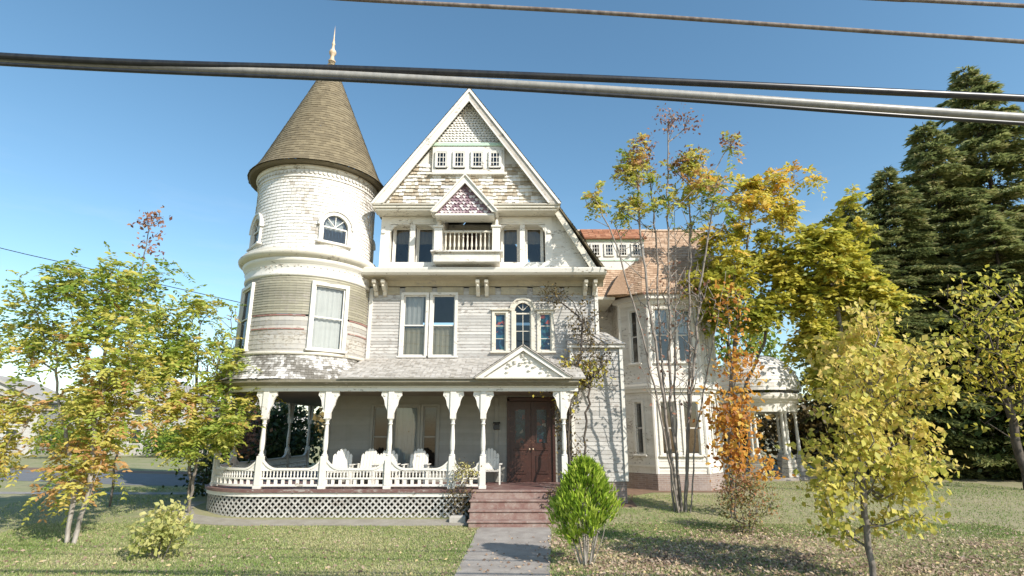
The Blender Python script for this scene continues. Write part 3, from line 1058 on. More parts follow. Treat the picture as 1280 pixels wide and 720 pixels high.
def sweep(mb, a, b, prof, tint=None):
    ss = ssamp(a, b)
    n = len(prof)
    vs = [pm(s, z, o) for s in ss for (o, z) in prof]
    fs = []
    for i in range(len(ss) - 1):
        for k in range(n):
            k2 = (k + 1) % n
            fs.append((i * n + k, (i + 1) * n + k, (i + 1) * n + k2, i * n + k2))
    fs += [tuple(range(n)), tuple(range((len(ss) - 1) * n + n - 1, (len(ss) - 1) * n - 1, -1))]
    mb.add(vs, fs, tint)


mb = MB()
mb.box(-7.3, 2.05, TY - PR - .22, HY, GF - .08, GF)
mb.lathe([(0, GF - .085), (PR + .22, GF - .085), (PR + .22, GF - .003), (0, GF - .003)], (TX, TY, 0), 64)
mb.box(TX - PR - .22, -6.2, HY, 28, GF - .083, GF - .006)
part(mb, 'porch_floor', M['porchfloor'])
mb = MB()
mb.tint = .9
sweep(mb, 2.9, SEND, [(.0, GF - .20), (.17, GF - .20), (.17, GF - .09), (.0, GF - .09)])
part(mb, 'porch_skirt_board', M['trim'])
mb = MB()
sp = .18
n = int((SEND - 2.95) / sp)
zb, zt = .10, GF - .2
for lay, dr in ((0, 1), (1, -1)):
    o = .105 + lay * .014
    for k in range(n):
        s = 2.95 + k * sp
        sa, sb = (s, s + (zt - zb)) if dr > 0 else (s + (zt - zb), s)
        w = .034
        prev = None
        for q in range(3):
            f0, f1 = q / 3, (q + 1) / 3
            p0, p1 = sa + (sb - sa) * f0, sa + (sb - sa) * f1
            z0, z1 = zb + (zt - zb) * f0, zb + (zt - zb) * f1
            if max(p0, p1) > SEND: continue
            mb.add([pm(p0 - w, z0, o), pm(p0 + w, z0, o), pm(p1 + w, z1, o), pm(p1 - w, z1, o), pm(p0 - w, z0, o - .012), pm(p0 + w, z0, o - .012), pm(p1 + w, z1, o - .012), pm(p1 - w, z1, o - .012)],
                   [(0, 1, 2, 3), (7, 6, 5, 4), (1, 5, 6, 2), (4, 0, 3, 7)], rnd.random())
sweep(mb, 2.9, SEND, [(.08, .02), (.15, .02), (.15, .11), (.08, .11)], .4)
part(mb, 'lattice_skirt', M['clap'])

# cornice / frieze beam and ceiling
mb = MB()
mb.tint = .9
sweep(mb, -.05, SEND, [(-.08, 3.70), (.10, 3.70), (.10, 3.80), (.15, 3.83), (.15, 3.86), (-.08, 3.86)])
part(mb, 'porch_beam', M['trim'])
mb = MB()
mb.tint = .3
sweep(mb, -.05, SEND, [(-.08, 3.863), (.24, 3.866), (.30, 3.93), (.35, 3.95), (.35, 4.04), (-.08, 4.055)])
part(mb, 'porch_cornice', M['oliveband'])  # eave shade painted into the olive of this band
mb = MB()
mb.box(-7.3, 2.0, TY - PR + .08, HY, 3.72, 3.76)
mb.lathe([(0, 3.725), (PR - .085, 3.725), (PR - .085, 3.765), (0, 3.765)], (TX, TY, 0), 48)
mb.box(TX - PR + .08, -6.15, HY, 28, 3.728, 3.77)
part(mb, 'porch_ceiling', M['ceilpaint'])
mb = MB()
roof_plane(mb, (-5.2, TY - PR - .42, 4.07), (2.2, TY - PR - .42, 4.07), (2.2, HY, 5.0), (-5.2, HY, 5.0), h=.13, w=.15, thick=.03)
roof_plane(mb, (TX - PR - .42, 28, 4.07), (TX - PR - .42, TY + .2, 4.07), (TX, TY + .2, 5.0), (TX, 28, 5.0), h=.13, w=.15, thick=.03)
part(mb, 'porch_roof', M['porchroof'])


def porch_post(s, off=0, xy=None):
    x, y = xy or pp(s, off)
    a = 0
    if L1 < s <= L1 + LA: a = -(s - L1) / PR
    elif s > L1 + LA: a = -PI / 2
    T = Matrix.Translation((x, y, GF)) @ Matrix.Rotation(a, 4, 'Z')
    b = MB()
    b.tint = rnd.uniform(.5, 1)
    b.box(-.105, .105, -.105, .105, 0, .10, M=T, bev=.012)
    b.box(-.085, .085, -.085, .085, .10, .92, M=T, bev=.012)
    b.lathe([(.085, .92), (.09, .95), (.06, .98), (.052, 1.05), (.066, 1.10), (.074, 1.3), (.058, 1.62), (.045, 1.80), (.07, 1.84), (.05, 1.88), (.06, 1.94), (.085, 1.98)], (x, y, GF), 14)
    b.box(-.085, .085, -.085, .085, 1.98, 2.802, M=T, bev=.012)
    o = part(b, 'porch_post', M['trim'])
    for dx in (-1, 1):                                # curved sawn brackets with a roundel
        c = MB()
        c.tint = .85
        pr = [(.083, 2.798), (.30, 2.798), (.315, 2.68), (.26, 2.62), (.215, 2.52), (.19, 2.38), (.13, 2.26), (.083, 2.12)]
        pts = [T @ Vector((dx * px, -.04, pz)) for px, pz in pr]
        c.prism(pts, T.to_3x3() @ Vector((0, .08, 0)))
        cc = T @ Vector((dx * .215, -.045, 2.69))
        ax = T.to_3x3() @ Vector((0, 1, 0))
        c.tube([cc - ax * .012, cc + ax * .10], .038, 10, .0)
        link('bracket', c.mesh('bracket', M['trim']), o)
    return o


sX = lambda x: X0 - x
post_s = [sX(1.55), sX(-.86), sX(-1.77), sX(-3.64), sX(-5.54), sX(-7.42), L1 + R(56) * PR, L1 + LA + .55, L1 + LA + 2.9, L1 + LA + 5.3, L1 + LA + 7.7]
for s in post_s: porch_post(s)


def railing(sa, sb):
    """turned balusters between two rails, a row of pierced blocks below, top rail swept up at the posts"""
    b = MB()
    b.tint = rnd.uniform(.5, 1)
    a0, b0 = sa + .09, sb - .09
    L = b0 - a0
    def top(s):
        d = min(s - a0, b0 - s)
        e = min(.42, L * .3)
        return GF + .58 + (.24 * (1 - d / e) ** 2.2 if d < e else 0)
    n = max(10, int(L / .06))
    ss = [a0 + L * k / n for k in range(n + 1)]
    for s, t in zip(ss[:-1], ss[1:]):
        for (z0, z1, o) in ((top(s) - .06, top(t) - .06, .045),):
            vs = [pm(s, z0, -o), pm(s, z0, o), pm(s, z0 + .06, o), pm(s, z0 + .06, -o), pm(t, z1, -o), pm(t, z1, o), pm(t, z1 + .06, o), pm(t, z1 + .06, -o)]
            b.add(vs, [(0, 1, 5, 4), (1, 2, 6, 5), (2, 3, 7, 6), (3, 0, 4, 7)])
        for (z, h, o) in ((GF + .07, .06, .04), (GF + .27, .045, .035), (GF + .50, .03, .03)):
            vs = [pm(s, z, -o), pm(s, z, o), pm(s, z + h, o), pm(s, z + h, -o), pm(t, z, -o), pm(t, z, o), pm(t, z + h, o), pm(t, z + h, -o)]
            b.add(vs, [(0, 1, 5, 4), (1, 2, 6, 5), (2, 3, 7, 6), (3, 0, 4, 7)])
    k = max(3, int(L / .095))
    for i in range(k):
        x, y = pp(a0 + L * (i + .5) / k)
        b.lathe([(.016, 0), (.016, .03), (.027, .07), (.018, .12), (.027, .16), (.016, .19)], (x, y, GF + .314), 6)
    k = max(2, int(L / .21))
    for i in range(k + 1):
        s = a0 + L * i / k
        x, y = pp(s)
        b.box(x - .045, x + .045, y - .02, y + .02, GF + .13, GF + .27)
    # upper fill next to the posts under the swept rail
    for s0 in (a0, b0):
        g = 1 if s0 == a0 else -1
        b.add([pm(s0, GF + .53, .015), pm(s0 + g * .3, GF + .53, .015), pm(s0 + g * .12, top(s0 + g * .12) - .06, .015), pm(s0, top(s0) - .06, .015)], [(0, 1, 2, 3)])
    part(b, 'porch_railing', M['trim'])


for i in range(1, len(post_s) - 1): railing(post_s[i], post_s[i + 1])

# pediment over the steps
mb = MB()
mb.tint = .9
px, pz0, pz1, hw_ = .34, 4.08, 5.02, 1.42
for s in (-1, 1):
    mb.prism([(px + s * hw_, 16.60, pz0), (px, 16.60, pz1), (px, 16.60, pz1 - .14), (px + s * (hw_ - .22), 16.60, pz0)], (0, .06, 0))
mb.prism([(px - hw_ + .2, 16.72, pz0), (px + hw_ - .2, 16.72, pz0), (px, 16.72, pz1 - .13)], (0, .05, 0))
for k in range(26):                                   # carved sprays in the tympanum
    t = rnd.random(); u = rnd.uniform(-1, 1) * (1 - t) * .9
    cx, cz = px + u * (hw_ - .35), pz0 + .08 + t * .62
    mb.lathe([(0, -.02), (.05, -.01), (.06, .01), (.02, .03), (0, .03)], (cx, 16.71, cz), 7, tint=rnd.random())
part(mb, 'porch_pediment', M['trim'])
mb = MB()
mb.box(px - hw_, px + hw_, 16.56, 17.0, pz0 - .045, pz0 - .003, bev=.01)
part(mb, 'pediment_cornice', M['cream'])
mb = MB()
for s in (-1, 1):
    e0, e1 = (px + s * (hw_ + .05), 16.55, pz0), (px + s * (hw_ + .05), 19.0, pz0)
    if s > 0: roof_plane(mb, e1, e0, (px, 16.55, pz1 + .05), (px, 19.0, pz1 + .05), h=.15, w=.26, thick=.03)
    else: roof_plane(mb, e0, e1, (px, 19.0, pz1 + .05), (px, 16.55, pz1 + .05), h=.15, w=.26, thick=.03)
part(mb, 'pediment_roof', M['porchroof'])

# front steps
mb = MB()
y = 15.72
for k in range(4):
    z0, z1 = k * GF / 4, (k + 1) * GF / 4
    yy = y + k * .33
    mb.box(-1.15 + .0, 1.22, yy, TY - PR - .22 - .004, max(z0 - .0, 0) + (.002 if k else 0), z1 - .05, tint=.3)
    mb.box(-1.19, 1.26, yy - .035, yy + .40 if k < 3 else TY - PR - .226, z1 - .048, z1, bev=.012, tint=.8)
part(mb, 'front_steps', M['steps'])

# double front door
mb = MB()
for x in (DX0 - .0, DX1 - .09): mb.box(x, x + .09, HY - .06, HY + .1, GF, 3.62, bev=.01)
mb.box(DX0, DX1, HY - .06, HY + .1, 3.53, 3.66, bev=.01)
part(mb, 'door_frame', M['door'])
cx = (DX0 + DX1) / 2
for s in (-1, 1):
    a, b = (cx - .725, cx - .006) if s < 0 else (cx + .006, cx + .725)
    d = MB()
    d.tint = .8
    m = (a + b) / 2
    oz0, oz1, ow = 2.15, 3.25, .19
    for (p, q, z0, z1) in ((a, m - ow, GF + .01, 3.52), (m + ow, b, GF + .01, 3.52), (m - ow + .001, m + ow - .001, GF + .01, oz0), (m - ow + .001, m + ow - .001, oz1, 3.52)):
        d.box(p, q, HY + .0, HY + .05, z0, z1)
    d.box(m - .2, m + .2, HY - .03, HY - .001, 1.15, 1.75, bev=.02)
    d.box(m - .12, m + .12, HY - .045, HY - .031, 1.24, 1.66, bev=.012)
    d.box(m - .22, m + .22, HY - .025, HY - .002, 1.9, 1.98, bev=.01)
    for x in (m - ow - .02, m + ow - .02): d.box(x, x + .04, HY - .02, HY - .002, oz0, oz1, bev=.006)
    do = part(d, 'front_door', M['door'])
    g = MB()
    g.quad((m - ow, HY + .03, oz0), (m + ow, HY + .03, oz0), (m + ow, HY + .03, oz1), (m - ow, HY + .03, oz1))
    link('door_pane', g.mesh('door_pane', M['doorglass']), do)
    k = MB()
    kx = cx + s * .06
    k.tube([(kx, HY, 1.95), (kx, HY - .07, 1.95)], .013, 8)
    k.lathe([(0, -.03), (.022, -.02), (.03, 0), (.022, .02), (0, .03)], (kx, HY - .08, 1.95), 10)
    link('door_knob', k.mesh('door_knob', M['copper'], True), do)
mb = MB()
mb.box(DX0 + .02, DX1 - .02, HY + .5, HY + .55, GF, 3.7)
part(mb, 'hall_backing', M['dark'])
# right hand end of the porch: clapboarded bay one and a half storeys high
mb = MB()
courses(mb, flat(2.02, 19.0), 0, 1.72, .95, 5.3, [], h=.14, lap=.02)
courses(mb, flat(3.74, 19.0, 0, 1), 0, 2.6, .95, 5.3, [], h=.14, lap=.02)
courses(mb, flat(2.02, 19.42, 0, -1), 0, .42, .95, 5.3, [], h=.14, lap=.02)
part(mb, 'porch_end_wall', M['clap'])
mb = MB()
mb.box(2.03, 3.73, 19.02, 21.6, -.1, .95)
part(mb, 'porch_end_foundation', M['brick'])
mb = MB()
mb.box(3.68, 3.79, 18.93, 19.04, .95, 5.3, bev=.01); mb.box(1.98, 2.08, 18.93, 19.04, .95, 5.3, bev=.01)
mb.box(1.9, 3.86, 18.86, 19.05, 5.303, 5.42, bev=.015)
part(mb, 'porch_end_trim', M['trim'])
mb = MB()
roof_plane(mb, (1.9, 18.82, 5.42), (3.9, 18.82, 5.42), (3.3, 19.5, 5.95), (1.9, 19.5, 5.95), h=.15, w=.25, thick=.03)
roof_plane(mb, (3.9, 18.82, 5.42), (3.9, 21.7, 5.42), (3.1, 21.7, 5.95), (3.3, 19.5, 5.95), h=.15, w=.25, thick=.03)
part(mb, 'porch_end_roof', M['porchroof'])

# ------------------------------------------------------------------ right wing: recess, two-storey bay, roof, dormer
bay = [(4.6, 23.25), (5.58, 22.3), (7.55, 22.3), (8.5, 23.25)]
mb = MB()
courses(mb, flat(3.05, 25.0), 0, 1.55, .95, 9.0, [], h=.12, lap=.018)
courses(mb, flat(4.6, 25.0, 0, -1), 0, 1.75, .95, 8.1, [], h=.12, lap=.018)
courses(mb, flat(8.5, 23.25, 0, 1), 0, 5.7, .95, 8.1, [], h=.12, lap=.018)
courses(mb, flat(8.5, 29, -1, 0), 0, 5.4, .95, 8.1, [], h=.12, lap=.018)
for i in range(3):
    (xa, ya), (xb, yb) = bay[i], bay[i + 1]
    L = math.hypot(xb - xa, yb - ya)
    ws = .36 if i != 1 else .62
    holes = []
    for (z0, z1) in ((1.62, 3.7), (5.2, 7.45)):
        cs = [L / 2] if i != 1 else [L * .27, L * .73]
        for c in cs: holes.append((c - ws / 2 - .0, c + ws / 2 + .0, z0, z1))
    courses(mb, flat(xa, ya, xb - xa, yb - ya), 0, L, .95, 8.1, holes, h=.12, lap=.018)
    ang = math.atan2(yb - ya, xb - xa)
    for (h0, h1, z0, z1) in holes:
        p = flat(xa, ya, xb - xa, yb - ya)((h0 + h1) / 2, z0 + .03, 0)
        window(house, p, ang, ws - .05, z1 - z0 - .06, M['trim'], case=.1, blind=[(.55, .98, .05, .95)] if (z0 > 5 and i == 1) else None, pane_mat=M['glass'])
part(mb, 'bay_wall', M['white'])
mb = MB()
mb.tint = .6
for (x, y) in bay[:]:
    mb.lathe([(.085, .95), (.085, 8.0)], (x, y + .02, 0), 8)
def bay_band(mb, z0, z1, o, tint=None):
    pts = [(bay[0][0] - o * .9, bay[0][1] + o * .2), (bay[1][0] - o * .45, bay[1][1] - o), (bay[2][0] + o * .45, bay[2][1] - o), (bay[3][0] + o * .9, bay[3][1] + o * .2)]
    mb.prism([(x, y, z0) for x, y in pts] + [(bay[3][0] - .1, 23.6, z0), (bay[0][0] + .1, 23.6, z0)], (0, 0, z1 - z0), tint)
bay_band(mb, 4.05, 4.18, .14); bay_band(mb, 4.183, 4.3, .24); bay_band(mb, 4.303, 4.40, .10)
bay_band(mb, 7.62, 7.8, .10); bay_band(mb, 7.803, 8.0, .30); bay_band(mb, 1.2, 1.28, .06)
part(mb, 'bay_trim', M['trim'])
mb = MB()
bay_band(mb, -.1, .94, .04)
part(mb, 'bay_foundation', M['brick'])
RZ, RY = 11.65, 24.6
mb = MB()
roof_plane(mb, (5.3, 21.9, 8.0), (7.8, 21.9, 8.0), (9.15, RY, RZ), (6.1, RY, RZ))
roof_plane(mb, (3.75, 22.95, 8.0), (5.3, 21.9, 8.0), (6.1, RY, RZ), (6.1, RY, RZ))
roof_plane(mb, (7.8, 21.9, 8.0), (9.25, 23.0, 8.0), (9.15, RY, RZ), (9.15, RY, RZ))
roof_plane(mb, (9.25, 23.0, 8.0), (9.25, 29.3, 8.0), (9.15, RY + .4, RZ), (9.15, RY, RZ))
roof_plane(mb, (2.2, 22.6, 8.0), (4.4, 22.6, 8.0), (6.1, RY, RZ), (1.0, RY, RZ))
roof_plane(mb, (9.25, 29.3, 8.0), (2.2, 29.3, 8.0), (1.0, RY, RZ), (9.15, RY + .4, RZ))
part(mb, 'wing_roof', M['roof'])
mb = MB()
mb.tint = .6                                          # eave of the wing over the recess
mb.box(3.1, 4.3, 22.5, 24.9, 7.86, 7.99, bev=.01)
part(mb, 'wing_eave', M['cream'])
# flared eave horn between main roof and bay
mb = MB()
mb.prism([(3.95, 22.3, 8.02), (4.75, 22.15, 8.02), (4.7, 22.6, 9.2), (4.35, 22.5, 8.7)], (0, .5, 0), .2)
part(mb, 'eave_horn', M['roof'])
# row-window dormer
mb = MB()
mb.tint = .8
dx0, dx1, dy = 3.34, 5.87, 23.36
mb.box(dx0, dx1, dy, dy + 1.2, 9.3, 10.73, bev=.01)
part(mb, 'dormer_wall', M['trim'])
mb = MB()
mb.box(dx0 - .03, dx1 + .03, dy - .04, dy + 1.0, 10.733, 10.83, bev=.01)
mb.box(dx0 - .02, dx1 + .02, dy - .03, dy - .002, 9.81, 9.87, bev=.006)
part(mb, 'dormer_mint_trim', M['mint'])
for k in range(4):
    window(house, (dx0 + .37 + k * .6, dy - .035, 10.02), 0, .37, .58, M['trim'], case=.04, depth=.05, mid=False, muntins=(3, 3), sill=False, pane_mat=M['darkglass'], recess=.0)
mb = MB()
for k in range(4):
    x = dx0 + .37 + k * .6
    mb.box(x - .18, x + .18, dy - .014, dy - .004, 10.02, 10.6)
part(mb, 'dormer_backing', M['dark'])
mb = MB()
roof_plane(mb, (dx0 - .12, dy - .16, 10.835), (dx1 + .12, dy - .16, 10.835), (dx1 + .12, RY, RZ + .12), (dx0 - .12, RY, RZ + .12), w=.26, h=.15)
part(mb, 'dormer_roof', M['orangeroof'])
mb = MB()
mb.tint = .9
mb.box(1.2, 9.1, RY - .06, RY + .06, RZ + .0, RZ + .1, bev=.02)
part(mb, 'roof_ridge', M['roof'])

# ------------------------------------------------------------------ domed gazebo on the right
gx0, gy0, gz0 = 12.45, 28.7, .35
gaz = thing('domed_gazebo', 'white domed gazebo with paired columns on tall blocks at the right of the house', 'gazebo', (gx0, gy0, gz0))
mb = MB()
dome = [(2.12, 3.96), (2.12, 4.02), (2.08, 4.1), (2.06, 4.45), (1.98, 4.82), (1.80, 5.2), (1.52, 5.52), (1.12, 5.78), (.6, 5.94), (0, 5.98)]
nr = 15
def dm(v):
    x = v * (len(dome) - 3) + 2
    i = min(int(x), len(dome) - 2); f = x - i
    return dome[i][0] * (1 - f) + dome[i + 1][0] * f, dome[i][1] * (1 - f) + dome[i + 1][1] * f
def dmap(s, v, o):
    r, z = dm(min(1, max(0, v)))
    return (gx0 + (r + o) * math.sin(s), gy0 - (r + o) * math.cos(s), z + gz0 + o * .4)
for i in range(nr):
    a, b = i / nr, (i + 1) / nr
    n = max(8, int(2 * PI * dm(a)[0] / .24))
    for k in range(n):
        s0, s1 = 2 * PI * k / n, 2 * PI * (k + 1) / n
        l = rnd.uniform(.012, .028)
        mb.add([dmap(s0, a, l), dmap(s1, a, l), dmap(s1, b, .002), dmap(s0, b, .002), dmap(s0, a, 0), dmap(s1, a, 0)], [(0, 1, 2, 3), (4, 5, 1, 0)], rnd.random())
mb.build('dome_roof', M['domeroof'], gaz)
mb = MB()
mb.tint = .8
mb.lathe([(1.72, 3.1), (1.8, 3.1), (1.8, 3.5), (1.88, 3.54), (1.9, 3.62), (2.06, 3.7), (2.10, 3.8), (2.10, 3.92), (1.95, 3.98), (1.6, 3.98), (1.6, 3.12), (1.72, 3.1)], (gx0, gy0, gz0), 40, cap=False)
mb.build('entablature', M['trim'], gaz)
mb = MB()
mb.lathe([(0, -.1), (2.0, -.1), (2.0, .12), (0, .12)], (gx0, gy0, gz0), 40)
mb.build('floor', M['concrete'], gaz)
for k in range(7):
    a = R(-100) + k * R(40) if k < 6 else R(180)
    a = R(18 + k * 51.4)
    x, y = gx0 + 1.66 * math.sin(a), gy0 - 1.66 * math.cos(a)
    T = Matrix.Translation((x, y, gz0)) @ Matrix.Rotation(a, 4, 'Z')
    mb = MB()
    mb.tint = rnd.random()
    for q in range(5):
        w = .30 - q * .022
        mb.box(-w, w, -w * .8, w * .8, .12 + q * .2, .32 + q * .2 - .004, M=T, bev=.02)
    pe = mb.build('pedestal', M['greyclap'], gaz)
    for dx in (-.1, .1):
        p = T @ Vector((dx, 0, 1.12))
        mb = MB()
        mb.tint = .8
        mb.lathe([(.1, 0), (.1, .05), (.07, .09), (.065, 1.0), (.055, 1.85), (.085, 1.9), (.1, 1.98)], p, 12)
        mb.build('column', M['trim'], gaz)

# ------------------------------------------------------------------ porch furniture and small things
def porch_chair(loc, rz, label, s=1.0):
    r = thing('porch_chair', label, 'chair', loc, 'white chairs on the porch', rz)
    return r


def chair_parts(r):
    def loc(mb, name):
        me = mb.mesh(name, M['trim'])
        o = sub(name, me, r); return o
    b = MB(); b.tint = .9
    b.box(-.30, .30, -.30, .26, .38, .42, bev=.012)
    for k in range(5): b.box(-.29 + k * .118, -.19 + k * .118, -.32, .24, .422, .436)
    loc(b, 'seat')
    b = MB(); b.tint = .95
    T = Matrix.Translation((0, .26, .40)) @ Matrix.Rotation(R(-14), 4, 'X')
    hs = (.52, .62, .68, .68, .62, .52)
    for k in range(6):
        x = -.30 + k * .1
        b.prism([T @ Vector(p) for p in ((x + .004, 0, 0), (x + .096, 0, 0), (x + .096, 0, hs[k] - (.03 if k > 3 else 0)), (x + .05, 0, hs[k] + .03), (x + .004, 0, hs[k] - (.03 if k < 2 else 0)))], T.to_3x3() @ Vector((0, .022, 0)))
    b.box(-.3, .3, .023, .05, .3, .36, M=T); b.box(-.3, .3, .023, .05, .06, .12, M=T)
    loc(b, 'backrest')
    for sx in (-1, 1):
        b = MB(); b.tint = .9
        b.box(sx * .36 - .05, sx * .36 + .05, -.36, .30, .60, .63, bev=.01)
        loc(b, 'arm')
        b = MB()
        b.box(sx * .33 - .025, sx * .33 + .025, -.32, -.26, 0, .598)
        loc(b, 'leg')
        b = MB()
        b.box(sx * .33 - .025, sx * .33 + .025, .20, .26, 0, .598)
        loc(b, 'leg')


def dup(root, loc, rz, label):
    r = root.copy(); COL.objects.link(r); r.location = loc; r.rotation_euler = (0, 0, rz)
    WL[r.name] = Vector(loc)
    r['label'] = label
    for ch in list(root.children):
        c = ch.copy(); COL.objects.link(c); c.parent = r
    return r


chair0 = porch_chair((-5.38, 18.2, GF), R(8), 'white slatted porch chair by the house corner, leftmost of the porch chairs')
chair_parts(chair0)
dup(chair0, (-4.62, 18.35, GF), R(-6), 'white slatted porch chair left of the big porch window, between the third and fourth posts')
dup(chair0, (-3.98, 18.45, GF), R(5), 'white slatted porch chair directly below the left side of the curtained porch window')
dup(chair0, (-3.02, 18.35, GF), R(-4), 'white slatted porch chair below the right side of the curtained porch window')
dup(chair0, (-.72, 18.75, GF), R(0), 'white slatted porch chair against the wall immediately left of the dark front doors')
bx = thing('letter_box', 'small black letter box on the porch wall left of the front doors', 'letter box', (-.52, HY - .02, 2.55))
mb = MB()
mb.box(-.62, -.42, HY - .13, HY - .03, 2.58, 2.76, bev=.02)
mb.build('body', M['iron'], bx)
mb = MB()
mb.prism([(-.64, HY - .16, 2.765), (-.40, HY - .16, 2.765), (-.40, HY - .02, 2.83), (-.64, HY - .02, 2.83)], (0, 0, .012))
mb.build('lid', M['iron'], bx)
sb = MB()
sb.box(-1.72, -1.28, 16.32, 16.62, .0, .26, bev=.03)
o = sb.build('stone_block', M['stone']); tag(o, 'pale stone block on the ground left of the front steps', 'stone block')
ribbon('gravel_strip', [(-1.2, 16.0, -1.2, 16.75), (-3, 15.95, -3, 16.75), (-5, 16.0, -5, 16.75), (-7.3, 15.95, -7.3, 16.7), (-8.6, 16.2, -8.5, 17.0), (-9.7, 16.9, -9.3, 17.4), (-10.6, 18.0, -9.9, 18.3), (-10.9, 19.3, -10.0, 19.3)], .006, M['gravel'])
ribbon('mulch_bed', [(2.1, 18.3, 2.1, 18.99), (3.9, 18.4, 3.9, 19.3), (4.2, 20.5, 3.8, 21.5), (5.2, 21.6, 4.3, 23.2), (7.8, 21.6, 7.4, 22.3), (9.2, 22.6, 8.5, 23.2)], .006, M['mulch'])
# ------------------------------------------------------------------ plants
NR = np.random.default_rng(11)


def unit(v):
    return v / np.maximum(np.linalg.norm(v, axis=-1, keepdims=True), 1e-9)


def leaf_mesh(name, P, D, L, W, tint, mat, fold=.25, up=.6):
    """one folded kite per leaf: P points, D directions, L length, W half width"""
    n = len(P)
    rv = NR.normal(size=(n, 3)); rv += up * 3.0 * np.array([.42, -.62, .66])      # leaves turn towards the light
    D = unit(D)
    S = unit(np.cross(D, rv))
    Nn = np.cross(S, D)
    L = np.broadcast_to(L, (n,))[:, None]; W = np.broadcast_to(W, (n,))[:, None]
    m = P + D * L * .45
    V = np.stack([P, m + S * W + Nn * W * fold, P + D * L, m - S * W + Nn * W * fold], 1).reshape(-1, 3)
    b = np.arange(n)[:, None] * 4
    F = np.concatenate([b + np.array([[0, 3, 2]]), b + np.array([[0, 2, 1]])], 1).reshape(-1, 3)
    return np_mesh(name, V, F, mat, np.repeat(tint, 4))


def ellipsoids(blobs):
    """blobs: (cx,cy,cz, rx,ry,rz, n) -> points, hollow-weighted"""
    out = []
    for (x, y, z, a, b, c, n) in blobs:
        u = unit(NR.normal(size=(n, 3))) * (NR.random((n, 1)) ** .45)
        out.append(np.array([x, y, z]) + u * np.array([a, b, c]))
    return np.concatenate(out)


def spots(pts, y, r, n, dy=.6, sq=.8):
    """small leafy clumps of different sizes round the given (x, z[, weight]) spots, spread in depth"""
    out = []
    for p in pts:
        w = p[2] if len(p) > 2 else 1
        for k in range(2):
            f = NR.uniform(.55, 1.05) * (w ** .5)
            out.append((p[0] + NR.normal() * r * .45, y + NR.uniform(-dy, dy), p[1] + NR.normal() * r * .35, r * f, r * f, r * f * sq, max(2, int(n * w * NR.uniform(.35, .65)))))
    return ellipsoids(out)


def grow(trunks, att, step=.3, jit=.06, rt=.006, up=.5, pexp=.48, rmax=.2, lift=.12):
    """skeleton: every attractor is joined to the nearest fitting node; returns tubes and the tip nodes"""
    pos, par = [], []
    for tr in trunks:
        tr = [np.array(p, float) for p in tr]
        prev = -1
        for a, b in zip(tr[:-1], tr[1:]):
            k = max(1, int(np.linalg.norm(b - a) / step))
            for q in range(k):
                pos.append(a + (b - a) * q / k + (NR.normal(size=3) * jit * .35 if prev >= 0 else 0)); par.append(prev); prev = len(pos) - 1
        pos.append(tr[-1]); par.append(prev)
    T = np.array(pos)
    d = np.min(np.linalg.norm(att[:, None] - T[None], axis=2), axis=1)
    tips = []
    for i in np.argsort(d):
        a = att[i]
        Pn = np.array(pos)
        dv = a - Pn
        dist = np.linalg.norm(dv, axis=1)
        hor = np.linalg.norm(dv[:, :2], axis=1)
        cost = dist + np.maximum(0, up * hor - dv[:, 2]) * 1.2
        j = int(np.argmin(cost))
        p0 = Pn[j]
        k = max(1, int(dist[j] / step))
        prev = j
        for q in range(1, k + 1):
            f = q / k
            p = p0 + (a - p0) * f
            if q < k: p = p + NR.normal(size=3) * jit + np.array([0, 0, lift * dist[j] * f * (1 - f)])
            pos.append(p); par.append(prev); prev = len(pos) - 1
        tips.append(prev)
    pos = np.array(pos); par = np.array(par)
    cnt = np.zeros(len(pos))
    has = np.zeros(len(pos), bool)
    has[par[par >= 0]] = True
    cnt[~has] = 1
    for i in range(len(pos) - 1, -1, -1):
        if par[i] >= 0: cnt[par[i]] += cnt[i]
    r = np.minimum(rt * cnt ** pexp, rmax)
    return pos, par, r, np.array(tips)


def tube_mesh(name, pos, par, r, mat, n=5):
    c = np.nonzero(par >= 0)[0]
    p = par[c]
    A, B = pos[p], pos[c]
    t = unit(B - A)
    ref = np.where(np.abs(t[:, 2:3]) < .9, np.array([[0, 0, 1.]]), np.array([[1., 0, 0]]))
    u = unit(np.cross(t, ref)); w = np.cross(t, u)
    an = np.arange(n) * 2 * PI / n
    ring = u[:, None] * np.cos(an)[None, :, None] + w[:, None] * np.sin(an)[None, :, None]
    rb = np.minimum(r[c], r[p])
    ra = np.where(r[p] > 1.6 * r[c], r[c] * 1.15, r[p])
    V = np.concatenate([(A - t * ra[:, None] * .3)[:, None] + ring * ra[:, None, None], (B + t * rb[:, None] * .3)[:, None] + ring * rb[:, None, None]], 1).reshape(-1, 3)
    k = np.arange(n); k2 = (k + 1) % n
    f = np.stack([k, k2, n + k2, n + k], 1)
    F = (np.arange(len(c))[:, None, None] * 2 * n + f[None]).reshape(-1, 4)
    me = np_mesh(name, V, F, mat)
    me.polygons.foreach_set('use_smooth', np.ones(len(F), bool))
    return me


def plant(name, label, cat, base, trunks, att, bark, leaf_sets, group=None, trunk_name='trunk', crown_name='crown', **kw):
    """leaf_sets: list of functions(tip positions, tip dirs) -> mesh"""
    root = thing(name, label, cat, base, group)
    pos, par, r, tips = grow(trunks, att, **kw)
    link(trunk_name, tube_mesh(trunk_name, pos, par, r, bark), root)
    tp = pos[tips]
    td = unit(tp - pos[np.maximum(par[tips], 0)])
    for fn in leaf_sets:
        me = fn(tp, td)
        if me is not None: link(crown_name, me, root)
    return root


